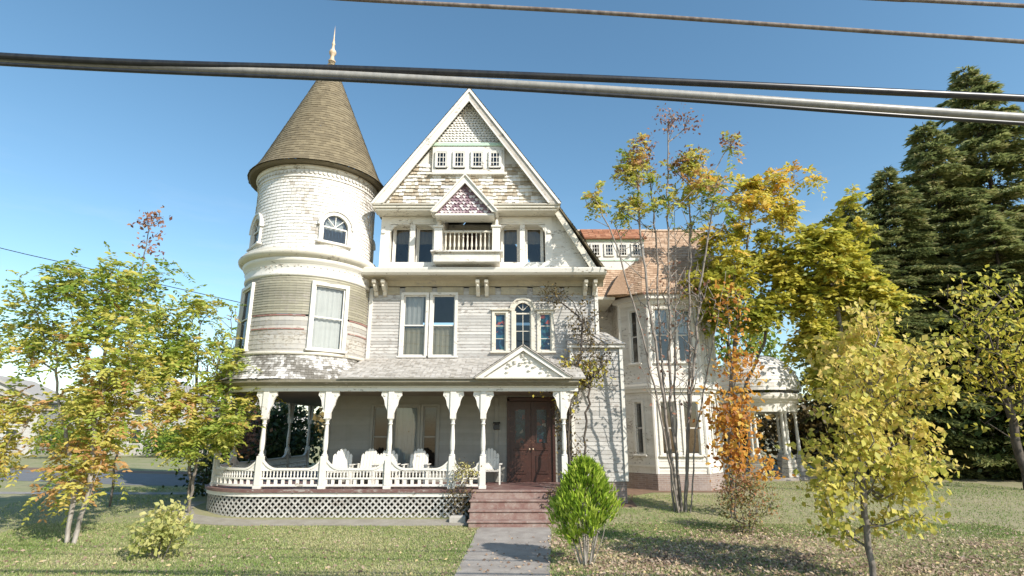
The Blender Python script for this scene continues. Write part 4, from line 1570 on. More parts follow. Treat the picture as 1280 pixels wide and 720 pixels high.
def simple_leaves(mat, per=14, spread=.28, L=.14, W=.045, keep=lambda p: np.ones(len(p)), tint=None, droop=.3, zs=.8, name='crown'):
    def fn(tp, td):
        n = len(tp)
        P = np.repeat(tp, per, 0) + NR.normal(size=(n * per, 3)) * np.array([spread, spread, spread * zs])
        k = NR.random(len(P)) < np.repeat(keep(tp), per)
        P = P[k]
        if not len(P): return None
        D = NR.normal(size=(len(P), 3)); D[:, 2] -= droop
        sc = NR.uniform(.65, 1.25, len(P))
        clump = np.repeat(NR.normal(0, .16, n), per)[k]
        t = (tint(P) if tint else NR.random(len(P)) * .6 + .2) + clump
        return leaf_mesh(name, P, D, L * sc, W * sc, np.clip(t, 0, 1), mat)
    return fn


def pinnate_leaves(mat, per=4, nl=6, R0=.42, L=.12, W=.026, keep=lambda p: np.ones(len(p)), tint=None, name='crown', spread=.12):
    """long drooping compound leaves: pairs of leaflets along a rachis"""
    def fn(tp, td):
        k = NR.random(len(tp)) < keep(tp)
        tp2, td2 = tp[k], td[k]
        P, D, T = [], [], []
        for p, d in zip(tp2, td2):
            cl = NR.normal(0, .15)
            for q in range(per):
                dr = unit(d * .5 + NR.normal(size=3) * .8 + np.array([0, 0, .25]))
                p0 = p + NR.normal(size=3) * spread
                side = unit(np.cross(dr, np.array([0, 0, 1.0])) + 1e-6)
                ln = R0 * NR.uniform(.7, 1.2)
                tt = (tint(p0[None])[0] if tint else .5) + cl + NR.normal(0, .1)
                for j in range(nl):
                    f = (j + .6) / nl
                    c = p0 + dr * ln * f + np.array([0, 0, -.45 * ln * f * f])
                    for s in (-1, 1):
                        P.append(c); D.append(side * s + dr * .55 + np.array([0, 0, -.35]) + NR.normal(size=3) * .15); T.append(tt + NR.normal(0, .05))
        if not P: return None
        P, D, T = np.array(P), np.array(D), np.array(T)
        sc = NR.uniform(.8, 1.2, len(P))
        return leaf_mesh(name, P, D, L * sc, W * sc, np.clip(T, 0, 1), mat)
    return fn


M['l_greenyellow'] = leafmat('green_yellow_leaves', [(0, (.12, .21, .025)), (.35, (.29, .38, .06)), (.65, (.53, .52, .11)), (.88, (.68, .56, .14)), (1, (.58, .33, .13))])
M['l_gold'] = leafmat('golden_leaves', [(0, (.24, .27, .035)), (.35, (.54, .51, .075)), (.7, (.74, .62, .12)), (1, (.70, .42, .08))])
M['l_orange'] = leafmat('orange_leaves', [(0, (.36, .14, .04)), (.4, (.62, .28, .05)), (.75, (.70, .44, .08)), (1, (.66, .54, .14))])
M['l_rust'] = leafmat('rust_leaves', [(0, (.16, .07, .05)), (.5, (.28, .13, .08)), (1, (.36, .22, .12))], trans=.25)
M['l_lime'] = leafmat('lime_leaves', [(0, (.22, .25, .035)), (.4, (.47, .46, .08)), (.75, (.70, .62, .15)), (1, (.72, .55, .17))])
M['l_pale'] = leafmat('pale_shrub_leaves', [(0, (.20, .26, .06)), (.4, (.46, .48, .15)), (1, (.66, .60, .25))])
M['l_cypress'] = leafmat('cypress_sprays', [(0, (.085, .075, .03)), (.10, (.07, .13, .02)), (.40, (.24, .37, .03)), (.7, (.42, .54, .06)), (1, (.56, .62, .13))], trans=.3)
M['l_needle'] = leafmat('dark_needles', [(0, (.09, .115, .045)), (.4, (.22, .26, .09)), (.7, (.36, .37, .14)), (1, (.48, .40, .20))], trans=.42)
M['l_dark'] = leafmat('dark_hedge_leaves', [(0, (.018, .035, .012)), (.5, (.04, .07, .018)), (1, (.09, .10, .03))], trans=.2)
M['l_brown'] = leafmat('brown_thicket_leaves', [(0, (.05, .04, .02)), (.5, (.12, .09, .035)), (1, (.24, .17, .05))], trans=.25)
M['l_shrub'] = leafmat('green_red_shrub_leaves', [(0, (.08, .12, .03)), (.5, (.20, .19, .06)), (.75, (.34, .20, .08)), (1, (.42, .17, .08))], trans=.3)
M['l_fallen'] = leafmat('fallen_leaves', [(0, (.13, .08, .055)), (.5, (.29, .20, .14)), (.85, (.46, .36, .27)), (1, (.52, .40, .18))], trans=.1, rough=.8)

C01 = lambda x: np.clip(x, 0, 1)

# the tall thin clump in front of the wing: bare stems, leaves only in the tops
B = (5.0, 17.7)
bz = gz(*B)
stems = [[(5.0, 17.7, bz), (4.75, 17.6, 3.2), (4.5, 17.6, 6.2), (4.35, 17.8, 9.4), (4.45, 17.8, 11.3)],
         [(5.1, 17.75, bz), (5.0, 17.8, 3.4), (5.2, 17.8, 7.0), (5.4, 17.8, 10.5), (5.65, 17.8, 13.3)],
         [(4.9, 17.8, bz), (4.85, 17.95, 3.0), (4.9, 18.2, 5.6), (5.0, 18.2, 8.8), (4.95, 18.2, 12.0)],
         [(5.2, 17.7, bz), (5.55, 17.6, 3.2), (6.0, 17.5, 6.2), (6.5, 17.5, 8.7), (7.1, 17.4, 11.0)],
         [(5.25, 17.85, bz), (5.7, 18.1, 3.8), (6.0, 18.2, 6.8), (6.2, 18.1, 9.4), (6.3, 18.0, 12.2)],
         [(5.3, 17.6, bz), (5.6, 17.4, 2.6), (6.3, 17.4, 5.0), (7.0, 17.4, 7.6)], [(5.05, 17.9, bz), (5.25, 18.1, 4.0), (5.6, 18.2, 7.5), (5.7, 18.1, 10.0)],
         [(4.95, 17.6, bz), (4.55, 17.4, 3.0), (4.1, 17.3, 5.6), (3.6, 17.3, 7.9), (2.95, 17.4, 9.9)]]
att = ellipsoids([(2.85, 17.5, 10.1, .4, .5, .75, 16), (4.4, 17.8, 11.4, .85, .8, .8, 44), (5.6, 17.8, 13.2, .42, .5, .6, 16), (4.7, 17.8, 12.4, .6, .6, .4, 14),
                  (6.2, 17.8, 11.7, .65, .7, .5, 30), (6.6, 17.6, 10.7, .8, .8, .6, 26), (6.9, 17.5, 9.6, .7, .7, .5, 14), (7.7, 17.4, 12.3, .22, .3, .3, 6), (6.4, 17.8, 13.3, .3, .3, .3, 7), (4.15, 17.6, 10.1, .5, .5, .35, 16),
                  (5.2, 17.8, 9.0, 2.1, 1.0, 1.7, 140), (5.4, 17.7, 6.6, 1.6, .9, 1.5, 190), (5.2, 17.6, 4.4, 1.4, .8, 1.3, 120)])
top = lambda p: C01((p[:, 2] - 9.2) / 1.0) * .95 + (p[:, 2] > 9.7) * .05
plant('bare_multistem_tree', 'tall slender tree of several bare grey stems with sparse leaves only at its top', 'tree', (5.0, 17.7, bz), stems, att, M['stembark'],
      [pinnate_leaves(M['l_greenyellow'], per=5, nl=5, R0=.40, L=.15, W=.040, keep=lambda p: C01((p[:, 2] - 9.3) / .9) * (p[:, 2] < 12.5) * .62, tint=lambda p: .55 + .12 * (p[:, 2] - 10) + NR.normal(0, .12, len(p))),
       simple_leaves(M['l_rust'], per=12, spread=.18, L=.13, W=.042, keep=lambda p: C01((p[:, 2] - 10.7) / 1.4) * .8 + (p[:, 2] < 8) * .05)], rt=.0105, pexp=.38, rmax=.062, step=.4, up=.9)

# orange sapling and its neighbours
B = (6.25, 16.9); bz = gz(*B)
att = ellipsoids([(6.5, 16.9, 3.0, .75, .6, .8, 60), (6.55, 16.9, 1.9, .55, .5, .6, 34), (6.9, 16.9, 4.6, .55, .5, 1.0, 36), (6.8, 17.0, 6.3, .6, .5, .9, 28), (7.25, 16.9, 1.4, .35, .35, .3, 10)])
plant('orange_sapling', 'slim sapling with bright orange and gold leaves right of the bare multistem tree', 'tree', (6.25, 16.9, bz),
      [[(6.25, 16.9, bz), (6.4, 16.9, 2.2), (6.65, 16.9, 4.4), (6.8, 17, 6.6)], [(6.35, 16.95, bz), (6.6, 16.95, 1.6), (6.9, 16.9, 3.4)]], att, M['bark'],
      [simple_leaves(M['l_orange'], per=11, spread=.22, L=.19, W=.055, keep=lambda p: .85 - .45 * C01((p[:, 2] - 3.6) / 2), tint=lambda p: NR.random(len(p)) * .75 + .1 - .12 * (p[:, 2] > 4))], rt=.006, rmax=.05)

# golden tree behind the gazebo line, and the dense yellow-green one beside it
B = (8.7, 23.0); bz = gz(*B)
att = spots([(8.6, 12.1, .5), (10.4, 12.4), (11.5, 12.5, .6), (12.4, 13.1, .3), (11.2, 11.2), (9.5, 10.6, .8), (9.9, 11.6, .7), (10.8, 10.2, .5), (8.3, 9.4), (8.9, 8.6, 1.3), (9.6, 8.2, 1.4), (8.5, 7.2, 1.3), (9.3, 6.7, 1.2), (10.2, 7.5, 1.0), (8.0, 10.3, .6), (10.0, 9.2, .8), (10.9, 8.6, .8), (11.0, 9.4, .6), (7.9, 8.4, .8)], 21.5, .64, 26)
plant('golden_tree', 'loose golden yellow tree right of the wing roof with sky showing through its top', 'tree', (*B, bz),
      [[(8.7, 23, bz), (8.8, 22.8, 3), (9.0, 22.2, 6), (9.6, 21.6, 9.5), (10.0, 21.3, 11.8)], [(8.8, 22.8, 3.0), (10.2, 22.2, 6.0), (11.2, 21.5, 10.6)]], att, M['bark'],
      [pinnate_leaves(M['l_gold'], per=4, nl=5, R0=.5, L=.23, W=.056, tint=lambda p: .26 + .085 * (p[:, 2] - 7.5) + NR.normal(0, .12, len(p)), keep=lambda p: np.full(len(p), .9))], rt=.009, rmax=.11, step=.5)
B = (12.7, 21.2); bz = gz(*B)
att = spots([(12.7, 10.5, .7), (12.3, 9.6), (13.2, 9.3), (13.6, 8.3, .8), (12.4, 8.3, 1.2), (11.6, 9.0, .7), (12.9, 7.3, 1.2), (11.6, 7.4), (12.2, 6.3, 1.2), (13.4, 6.6, .9), (11.4, 5.6, .9), (12.5, 5.2), (11.6, 4.5, .6), (13.6, 5.6, .7), (12.9, 11.1, .3), (14.2, 7.2, .7), (14.3, 8.2, .5), (14.0, 5.6, .8), (11.2, 8.2, .7), (13.4, 10.2, .5)], 21.0, .7, 30)
plant('yellow_green_tree', 'bright yellow-green tree between the golden tree and the dark conifers, right of the dome', 'tree', (*B, bz),
      [[(12.7, 21.2, bz), (12.6, 21.2, 3), (12.6, 21, 6), (12.6, 21, 9.8)]], att, M['bark'],
      [pinnate_leaves(M['l_gold'], per=5, nl=5, R0=.5, L=.24, W=.060, tint=lambda p: .20 + NR.normal(.12, .14, len(p)))], rt=.009, rmax=.12, step=.5)

# young tree in the right foreground
B = (6.1, 10.3)
att = spots([(7.05, 4.75, .5), (6.95, 4.35), (6.5, 3.95, .8), (7.35, 3.9), (6.9, 3.5, 1.2), (6.2, 3.3, .9), (7.6, 3.15, .9), (6.7, 2.9, 1.1), (7.25, 2.7, 1.1), (5.95, 2.6), (7.75, 2.45, .8), (6.35, 2.2, 1.1), (7.0, 2.05), (5.75, 1.95, .8), (7.5, 1.9, .8), (6.6, 1.6, .6), (5.9, 1.45, .6), (7.3, 1.4, .4), (6.1, 1.15, .4), (6.9, 1.2, .4)], 10.35, .46, 34, dy=.65) - np.array([.22, 0, .12])
plant('young_yellowing_tree', 'young tree with broad yellow-green leaves on a thin dark trunk in the right foreground', 'tree', (*B, 0),
      [[(6.1, 10.3, 0), (6.13, 10.3, .9), (6.2, 10.3, 1.9), (6.5, 10.3, 3.0), (6.9, 10.35, 4.3), (7.0, 10.4, 4.9)]], att, M['bark'],
      [simple_leaves(M['l_lime'], per=11, spread=.15, L=.12, W=.047, droop=.9, tint=lambda p: NR.random(len(p)) * .6 + .36 + .08 * (p[:, 2] - 2.4), keep=lambda p: np.full(len(p), .8))], rt=.0046, rmax=.055, step=.25, jit=.04)

# left trees with long compound leaves
B = (-10.15, 13.9)
att = spots([(-10.4, 6.3, .8), (-9.8, 6.3, .5), (-10.9, 5.7), (-10.2, 5.3, .9), (-9.9, 4.7, .8), (-10.8, 4.3), (-9.5, 4.2, .6), (-10.4, 3.6), (-11.2, 3.3, .8), (-10.2, 2.8), (-9.6, 2.7, .5), (-10.5, 2.1, .9), (-10.0, 1.5, .6), (-11.0, 1.6, .4), (-12.0, 6.2, .8), (-12.2, 4.8), (-12.9, 5.5, .7), (-12.0, 3.2), (-13.2, 3.8, .8), (-12.6, 2.2, .6), (-14, 4.8, .7), (-13.8, 2.8, .6)], 14.2, .64, 29)
plant('yellow_leaf_tree', 'yellowing tree with pale leaning stems at the left edge of the lawn', 'tree', (*B, 0),
      [[(-10.15, 13.9, 0), (-10.0, 13.9, 1.2), (-10.3, 14.0, 3), (-10.5, 14.2, 5.4)], [(-10.35, 13.95, 0), (-10.5, 14, 1.5), (-11.5, 14.2, 3.4), (-12.0, 14.4, 5.2)], [(-10.25, 13.8, 0), (-9.9, 13.8, 1.0), (-9.8, 13.8, 2.0)]], att, M['palebark'],
      [pinnate_leaves(M['l_greenyellow'], per=4, nl=6, R0=.42, L=.135, W=.030, spread=.2, tint=lambda p: C01(1.05 - .12 * p[:, 2]) * .72 + .22 + NR.normal(0, .10, len(p)))], rt=.006, rmax=.052)
B = (-9.6, 17.6); bz = gz(*B)
att = spots([(-9.85, 6.2, .7), (-10.4, 5.6, .9), (-9.2, 5.3, .8), (-8.6, 4.5, .6), (-9.7, 4.5), (-11.1, 5.2, .6), (-10.6, 4.2, .7), (-9.1, 3.7), (-8.4, 3.2, .9), (-9.9, 3.3, .9), (-8.9, 2.6, .9), (-8.2, 2.6, .4), (-9.6, 2.4, .6), (-10.5, 2.9, .5)], 17.1, .62, 30)
plant('green_leaf_tree', 'leafy green tree with drooping compound leaves standing by the left corner of the porch', 'tree', (*B, bz),
      [[(-9.6, 17.6, bz), (-9.7, 17.5, 2.0), (-9.8, 17.4, 4.0), (-9.9, 17.3, 5.8)], [(-9.6, 17.6, bz), (-9.4, 17.3, 2.0), (-9.0, 17.0, 3.4)]], att, M['bark'],
      [pinnate_leaves(M['l_greenyellow'], per=4, nl=6, R0=.46, L=.15, W=.033, spread=.18, tint=lambda p: .34 + .28 * NR.random(len(p)) + .25 * (np.abs(p[:, 2] - 3.1) < .5) * (p[:, 0] < -9.2))], rt=.0065, rmax=.07)
# the lone tall shoot with a russet tip behind them
B = (-12.6, 18.5); bz = gz(*B)
att = ellipsoids([(-12.9, 18.5, 9.6, .42, .4, .7, 16), (-12.7, 18.5, 8.6, .3, .3, .4, 5), (-12.8, 18.4, 6.5, 1.2, .8, 1.0, 30), (-12.6, 18.4, 4.6, 1.2, .8, 1.0, 30)])
plant('russet_topped_tree', 'thin tall shoot tipped with a tuft of russet leaves above the left trees', 'tree', (*B, bz), [[(-12.6, 18.5, bz), (-12.7, 18.5, 4), (-12.9, 18.5, 7.5), (-12.9, 18.5, 9.6)]], att, M['bark'],
      [simple_leaves(M['l_rust'], per=8, spread=.17, L=.16, W=.05, keep=lambda p: (p[:, 2] > 8.2) * 1.0),
       pinnate_leaves(M['l_greenyellow'], per=3, nl=6, R0=.45, L=.14, W=.034, keep=lambda p: (p[:, 2] < 8) * .95, tint=lambda p: np.full(len(p), .45))], rt=.006, rmax=.06)

# shrubs on the lawn
B = (-7.2, 12.3)
att = ellipsoids([(-7.2, 12.3, .45, .60, .5, .38, 70), (-7.1, 12.3, .85, .34, .3, .28, 22)])
plant('pale_leaf_shrub', 'low pale yellow-green shrub on the left front lawn', 'shrub', (*B, 0), [[(-7.2 + dx, 12.3, 0), (-7.2 + dx * 2, 12.3, .35)] for dx in (-.1, 0, .1)], att, M['bark'],
      [simple_leaves(M['l_pale'], per=9, spread=.10, L=.12, W=.036, droop=.1, tint=lambda p: NR.random(len(p)) * .5 + .1 + .45 * p[:, 2])], rt=.004, rmax=.014, step=.12, jit=.02, trunk_name='stems')
B = (6.0, 15.2); bz = gz(*B)
att = ellipsoids([(6.0, 15.2, .75, .8, .7, .6, 150), (6.0, 15.2, 1.25, .4, .4, .3, 40)])
plant('reddish_twiggy_shrub', 'twiggy brown and green shrub with reddish tips below the orange sapling', 'shrub', (*B, bz), [[(6.0 + dx, 15.2 + dy, bz), (6.0 + dx * 3, 15.2 + dy * 3, .55)] for dx, dy in ((-.1, 0), (.1, 0), (0, .1), (0, -.1), (.04, 0))], att, M['bark'],
      [simple_leaves(M['l_shrub'], per=9, spread=.10, L=.085, W=.022, droop=-.2, tint=lambda p: NR.random(len(p)) * .5 + .3 * p[:, 2] + .1)], rt=.0042, rmax=.012, step=.15, jit=.03, trunk_name='stems')

# arborvitae: bare legs, bright teardrop of upright sprays
cxp, cyp = 1.44, 11.75
root = thing('clipped_cypress', 'bright green teardrop-shaped evergreen bush on bare woody legs beside the front path', 'bush', (cxp, cyp, 0))
legs = [[(cxp + dx * .35, cyp + dy * .35, 0), (cxp + dx, cyp + dy, .55), (cxp + dx * 1.3, cyp + dy * 1.3, 1.1)] for dx, dy in ((-.26, .05), (.24, .02), (-.05, -.15), (.08, .18), (-.36, -.12), (.34, -.1), (.02, 0), (-.15, -.1), (.16, -.12))]
att = ellipsoids([(cxp, cyp, 1.15, .42, .42, .42, 70), (cxp, cyp, .62, .30, .28, .25, 50)])
pos, par, r, tips = grow(legs, att, rt=.0062, rmax=.032, step=.12, jit=.02)
link('trunk', tube_mesh('trunk', pos, par, r, M['palebark']), root)
n = 6200
zz = NR.random(n) ** .9
ang = NR.random(n) * 2 * PI
prof_r = np.interp(zz, [0, .12, .3, .5, .75, .92, 1], [.30, .50, .58, .53, .37, .19, .05])
lump = 1 + .13 * np.sin(ang * 4 + zz * 8) + .10 * np.sin(ang * 7 - zz * 13) + .08 * np.sin(ang * 15 + zz * 27)
rr = prof_r * lump * NR.uniform(.60, 1.06, n)
P = np.stack([cxp + rr * np.cos(ang), cyp + rr * np.sin(ang), .56 + 1.36 * zz + .16 * (1 - zz) * np.cos(ang * 1.0) + .08 * (1 - zz) * np.sin(ang * 6)], 1)
D = np.stack([np.cos(ang) * .55, np.sin(ang) * .55, np.full(n, 1.0)], 1) + NR.normal(size=(n, 3)) * .32
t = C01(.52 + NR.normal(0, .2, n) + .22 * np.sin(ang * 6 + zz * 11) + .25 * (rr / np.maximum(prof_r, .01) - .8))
k = (np.sin(ang * 5 + zz * 10) * np.sin(ang * 3 - zz * 17) < .48 - .35 * (zz < .2)) | (NR.random(n) < .22)
P, D, t = P[k], D[k], t[k]
n = len(P)
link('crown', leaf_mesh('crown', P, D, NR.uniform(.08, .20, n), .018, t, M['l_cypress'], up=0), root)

# bare vine tangle on the right porch post and the wall above
att = ellipsoids([(1.6, 17.6, 3.0, .45, .4, 1.0, 110), (2.2, 18.2, 4.5, .9, .5, .7, 190), (2.5, 18.75, 6.1, .6, .3, .9, 120), (1.5, 18.9, 7.2, .8, .2, .4, 60), (2.9, 18.4, 5.0, .6, .4, .7, 70), (1.9, 17.7, 1.7, .5, .4, .8, 60), (.9, 17.2, 4.0, .7, .2, .3, 30)])
plant('climbing_vine', 'mostly leafless vine tangled over the right porch corner and wall by the arched window', 'vine', (1.75, 17.5, .2),
      [[(1.75, 17.3, .2), (1.7, 17.3, 2.0), (1.8, 17.5, 3.8), (2.3, 18.4, 5.0), (2.45, 18.8, 6.4)], [(2.0, 17.6, .2), (2.3, 17.9, 2.6), (2.6, 18.2, 4.6)]], att, M['darkbark'],
      [simple_leaves(M['l_brown'], per=7, spread=.10, L=.10, W=.035, keep=lambda p: np.full(len(p), .35), name='leaves'),
       simple_leaves(M['l_gold'], per=4, spread=.14, L=.15, W=.05, keep=lambda p: (np.abs(p[:, 2] - 4.0) < .8) * .32, name='leaves')], rt=.0075, rmax=.035, step=.25, jit=.06, crown_name='leaves', trunk_name='stems')
att = ellipsoids([(-1.5, 16.65, .75, .42, .25, .55, 80), (-1.35, 16.7, 1.45, .5, .2, .22, 40)])
plant('leafless_bush', 'dark leafless bush with pale seed heads against the railing left of the front steps', 'bush', (-1.35, 16.6, .1), [[(-1.4 + dx, 16.62, .0), (-1.4 + dx * 2, 16.62, .7)] for dx in (-.12, 0, .12)], att, M['darkbark'],
      [simple_leaves(M['l_pale'], per=5, spread=.06, L=.06, W=.025, keep=lambda p: (p[:, 2] > 1.2) * .9, name='leaves', tint=lambda p: np.full(len(p), .95)),
       simple_leaves(M['l_brown'], per=4, spread=.07, L=.06, W=.02, name='leaves')], rt=.005, rmax=.014, step=.12, jit=.035, crown_name='leaves', trunk_name='stems')
att = ellipsoids([(1.5, 16.4, .75, .55, .4, .45, 90)])
plant('dry_bush', 'dry brown bush in the corner between the front steps and the cypress', 'bush', (1.6, 16.4, .05), [[(1.6 + dx, 16.4, .0), (1.55 + dx * 2.5, 16.4, .5)] for dx in (-.12, 0, .12)], att, M['darkbark'],
      [simple_leaves(M['l_brown'], per=7, spread=.09, L=.07, W=.024, tint=lambda p: NR.random(len(p)) * .6)], rt=.0045, rmax=.012, step=.12, jit=.03, trunk_name='stems')


# conifers
def conifer(name_label, base, H, W, first=None, seed=1):
    if first is not None:
        r = first.copy(); COL.objects.link(r); r.location = base; r['label'] = name_label
        s = H / first['_h']; r.scale = (W / first['_w'], W / first['_w'], s)
        r.rotation_euler = (0, 0, seed * 1.3)
        for ch in first.children:
            c = ch.copy(); COL.objects.link(c); c.parent = r
        return r
    r = thing('dark_conifer', name_label, 'tree', base, 'dark conifers behind the garden')
    r['_h'] = H; r['_w'] = W
    b = MB()
    b.tube([(0, 0, 0), (0.05, 0, H * .5), (0, 0, H)], [.32, .2, .02], 8)
    P, D, T = [], [], []
    z = .8
    while z < H - .2:
        f = 1 - z / H
        nb = 9
        for k in range(nb):
            a = NR.random() * 2 * PI
            L = W * (f ** .75) * NR.uniform(.45, 1.2) + .15
            dirv = np.array([math.cos(a), math.sin(a), 0])
            zz = z + NR.uniform(-.3, .3)
            pts = []
            for q in range(5):
                g = q / 4
                pts.append((dirv * L * g + np.array([0, 0, zz + L * (.10 * g - .32 * g * g + .06 * g ** 3)])))
            b.tube([tuple(p) for p in pts], [.035 * f + .012, .03 * f + .01, .02 * f + .008, .012, .004], 4)
            m = int(58 * L)
            cl = NR.normal(0, .16)
            for q in range(m):
                g = NR.uniform(.12, 1.02) ** .8
                c = dirv * L * g + np.array([0, 0, zz + L * (.10 * g - .32 * g * g + .06 * g ** 3)])
                sd = np.array([-dirv[1], dirv[0], 0]) * NR.uniform(-1, 1)
                w = .34 * L * (1 - g * .75)
                P.append(c + sd * w * NR.random() + np.array([0, 0, NR.normal() * .05]))
                D.append(sd * 1.0 + dirv * .9 + np.array([0, 0, -.35]) + NR.normal(size=3) * .25)
                T.append(.5 + cl + NR.normal(0, .17))
        z += .36 + .08 * f
    link('trunk', b.mesh('trunk', M['darkbark']), r, base)
    P, D, T = np.array(P), np.array(D), np.array(T)
    link('needles', leaf_mesh('needles', P, D, NR.uniform(.28, .6, len(P)), .062, C01(T), M['l_needle']), r, base)
    return r


c0 = conifer('tallest dark conifer, its top crossed by the wires at the right of the garden', (31.0, 33, .35), 26.5, 7.4)
conifer('dark conifer whose tip just reaches the lowest wire, left of the tallest conifer', (26.6, 32, .35), 21.6, 6.2, c0, 2)
conifer('dark conifer second from the left in the conifer row', (23.2, 31.5, .35), 18.2, 5.6, c0, 3)
conifer('lower dark conifer leftmost of the conifer row, behind the yellow-green tree', (20.3, 31.0, .35), 15.8, 4.8, c0, 7)
conifer('dark conifer at the far right end of the conifer row', (37.5, 33, .35), 23, 6.8, c0, 5)
conifer('shorter dark conifer in front of the tallest conifer', (26.2, 28.5, .35), 14, 5.4, c0, 6)
# undergrowth and background trees
def backtree(name, label, cat, x, y, z0, z1, rx, mat, n=120, L=.34, W=.10, per=9, spread=.4, bark=None, group=None, keep=None, tint=None):
    bz = gz(x, y)
    att = ellipsoids([(x, y, (z0 + z1) / 2, rx, rx * .8, (z1 - z0) / 2, n), (x + rx * .4, y, z0 + (z1 - z0) * .4, rx * .7, rx * .6, (z1 - z0) * .25, n // 3)])
    return plant(name, label, cat, (x, y, bz), [[(x, y, bz), (x, y, max(bz + .3, z0)), (x, y, (z0 + z1) / 2)]], att, bark or M['darkbark'],
                 [simple_leaves(mat, per=per, spread=spread, L=L, W=W, keep=keep or (lambda p: np.ones(len(p))), tint=tint)], group=group, rt=.02, rmax=.2, step=.6, jit=.12)


hg = 'dark bushes closing off the garden'
backtree('garden_bush', 'dark bush behind the gazebo columns', 'bush', 11.6, 33, .6, 4.2, 2.6, M['l_dark'], per=14, group=hg)
backtree('garden_bush', 'dark brown bush just right of the gazebo', 'bush', 15.8, 31.5, .5, 4.6, 2.2, M['l_brown'], per=14, group=hg)
backtree('garden_bush', 'brown thicket behind the trunk of the young foreground tree', 'bush', 19.0, 29.5, .5, 4.4, 2.4, M['l_brown'], per=14, group=hg)
backtree('garden_bush', 'dark green bush at the foot of the tallest conifer', 'bush', 23, 27.5, .5, 4.2, 2.4, M['l_dark'], per=14, group=hg)
backtree('garden_bush', 'brown and olive bush at the far right edge of the garden', 'bush', 27.2, 27, .5, 4.6, 2.6, M['l_brown'], per=14, group=hg)
backtree('autumn_tree', 'olive autumn tree showing between the wing roof and the golden tree', 'tree', 11.8, 30, 3, 11.5, 2.6, M['l_greenyellow'], n=150, tint=lambda p: NR.random(len(p)) * .5 + .15)
backtree('autumn_tree', 'gold brown autumn tree in front of the conifers, above the young foreground tree', 'tree', 15.6, 26, 3, 10, 2.2, M['l_gold'], n=140, L=.26, W=.08, tint=lambda p: NR.random(len(p)) * .6)
backtree('autumn_tree', 'golden brown tree at the far right edge', 'tree', 19.8, 22.5, 2.2, 9.5, 2.3, M['l_gold'], n=150, L=.26, W=.08, tint=lambda p: NR.random(len(p)) * .6 + .1)
hg = 'bushes beyond the side of the house on the left'
backtree('side_bush', 'dark evergreen bush seen through the left end of the porch', 'bush', -12.6, 30.5, .5, 4.2, 2.2, M['l_dark'], per=15, group=hg)
backtree('side_bush', 'dark green bush left of the porch beyond the side road', 'bush', -15.6, 33.5, .5, 3.8, 2.0, M['l_dark'], per=15, group=hg)
backtree('side_bush', 'red and orange bush behind the first porch post', 'bush', -13.2, 27.5, 1.2, 4.4, 1.0, M['l_rust'], n=60, per=10, L=.22, W=.07, group=hg)
backtree('side_bush', 'low green shrub at the left corner of the porch in the shade', 'bush', -10.7, 20.8, .4, 1.7, .7, M['l_dark'], n=60, per=10, L=.16, W=.05, group=hg)
backtree('side_bush', 'green hedge bush in front of the white neighbouring house', 'bush', -31, 52, .5, 3.0, 3.6, M['l_greenyellow'], per=14, group=hg, tint=lambda p: NR.random(len(p)) * .3)
backtree('side_bush', 'green hedge bush left of the lawn across the side road', 'bush', -38, 50, .5, 3.2, 3.6, M['l_greenyellow'], per=14, group=hg, tint=lambda p: NR.random(len(p)) * .3)
for i, (x, y, h, lab) in enumerate([(-20.5, 42, 13.5, 'bare twiggy tree just left of the tower, far behind the house'), (-24.5, 46, 11, 'bare twiggy tree behind the russet-topped shoot'), (-17.5, 44, 11.5, 'bare twiggy tree close beside the lower tower wall')]):
    att = ellipsoids([(x, y, h * .66, 2.4, 2, h * .33, 150)])
    plant('bare_tree', lab, 'tree', (x, y, .35), [[(x, y, .35), (x, y, h * .5), (x + .2, y, h * .95)]], att, M['bark'],
          [simple_leaves(M['l_rust'], per=3, spread=.3, L=.2, W=.05, keep=lambda p: np.full(len(p), .15))], group='bare trees in the distance', rt=.022, rmax=.2, step=.7, jit=.14, up=1.2)
# far band of woodland
hz = []
for i in range(260):
    x = -150 + i * 1.25 + NR.normal() * .8
    hz.append((x, 110 + NR.normal() * 9, 2.5 + NR.random() * 3.0, 2.6, 2, 2.6, 12))
P = ellipsoids(hz)
P = P[(P[:, 0] < -22) | (P[:, 0] > 14)]
P = np.repeat(P, 4, 0) + NR.normal(size=(len(P) * 4, 3)) * .8
D = NR.normal(size=P.shape)
tag(link('far_woodland', leaf_mesh('far_woodland', P, D, 1.1, .45, NR.random(len(P)), M['l_brown'])), 'low band of far autumn woodland along the horizon', 'woodland', kind='stuff')

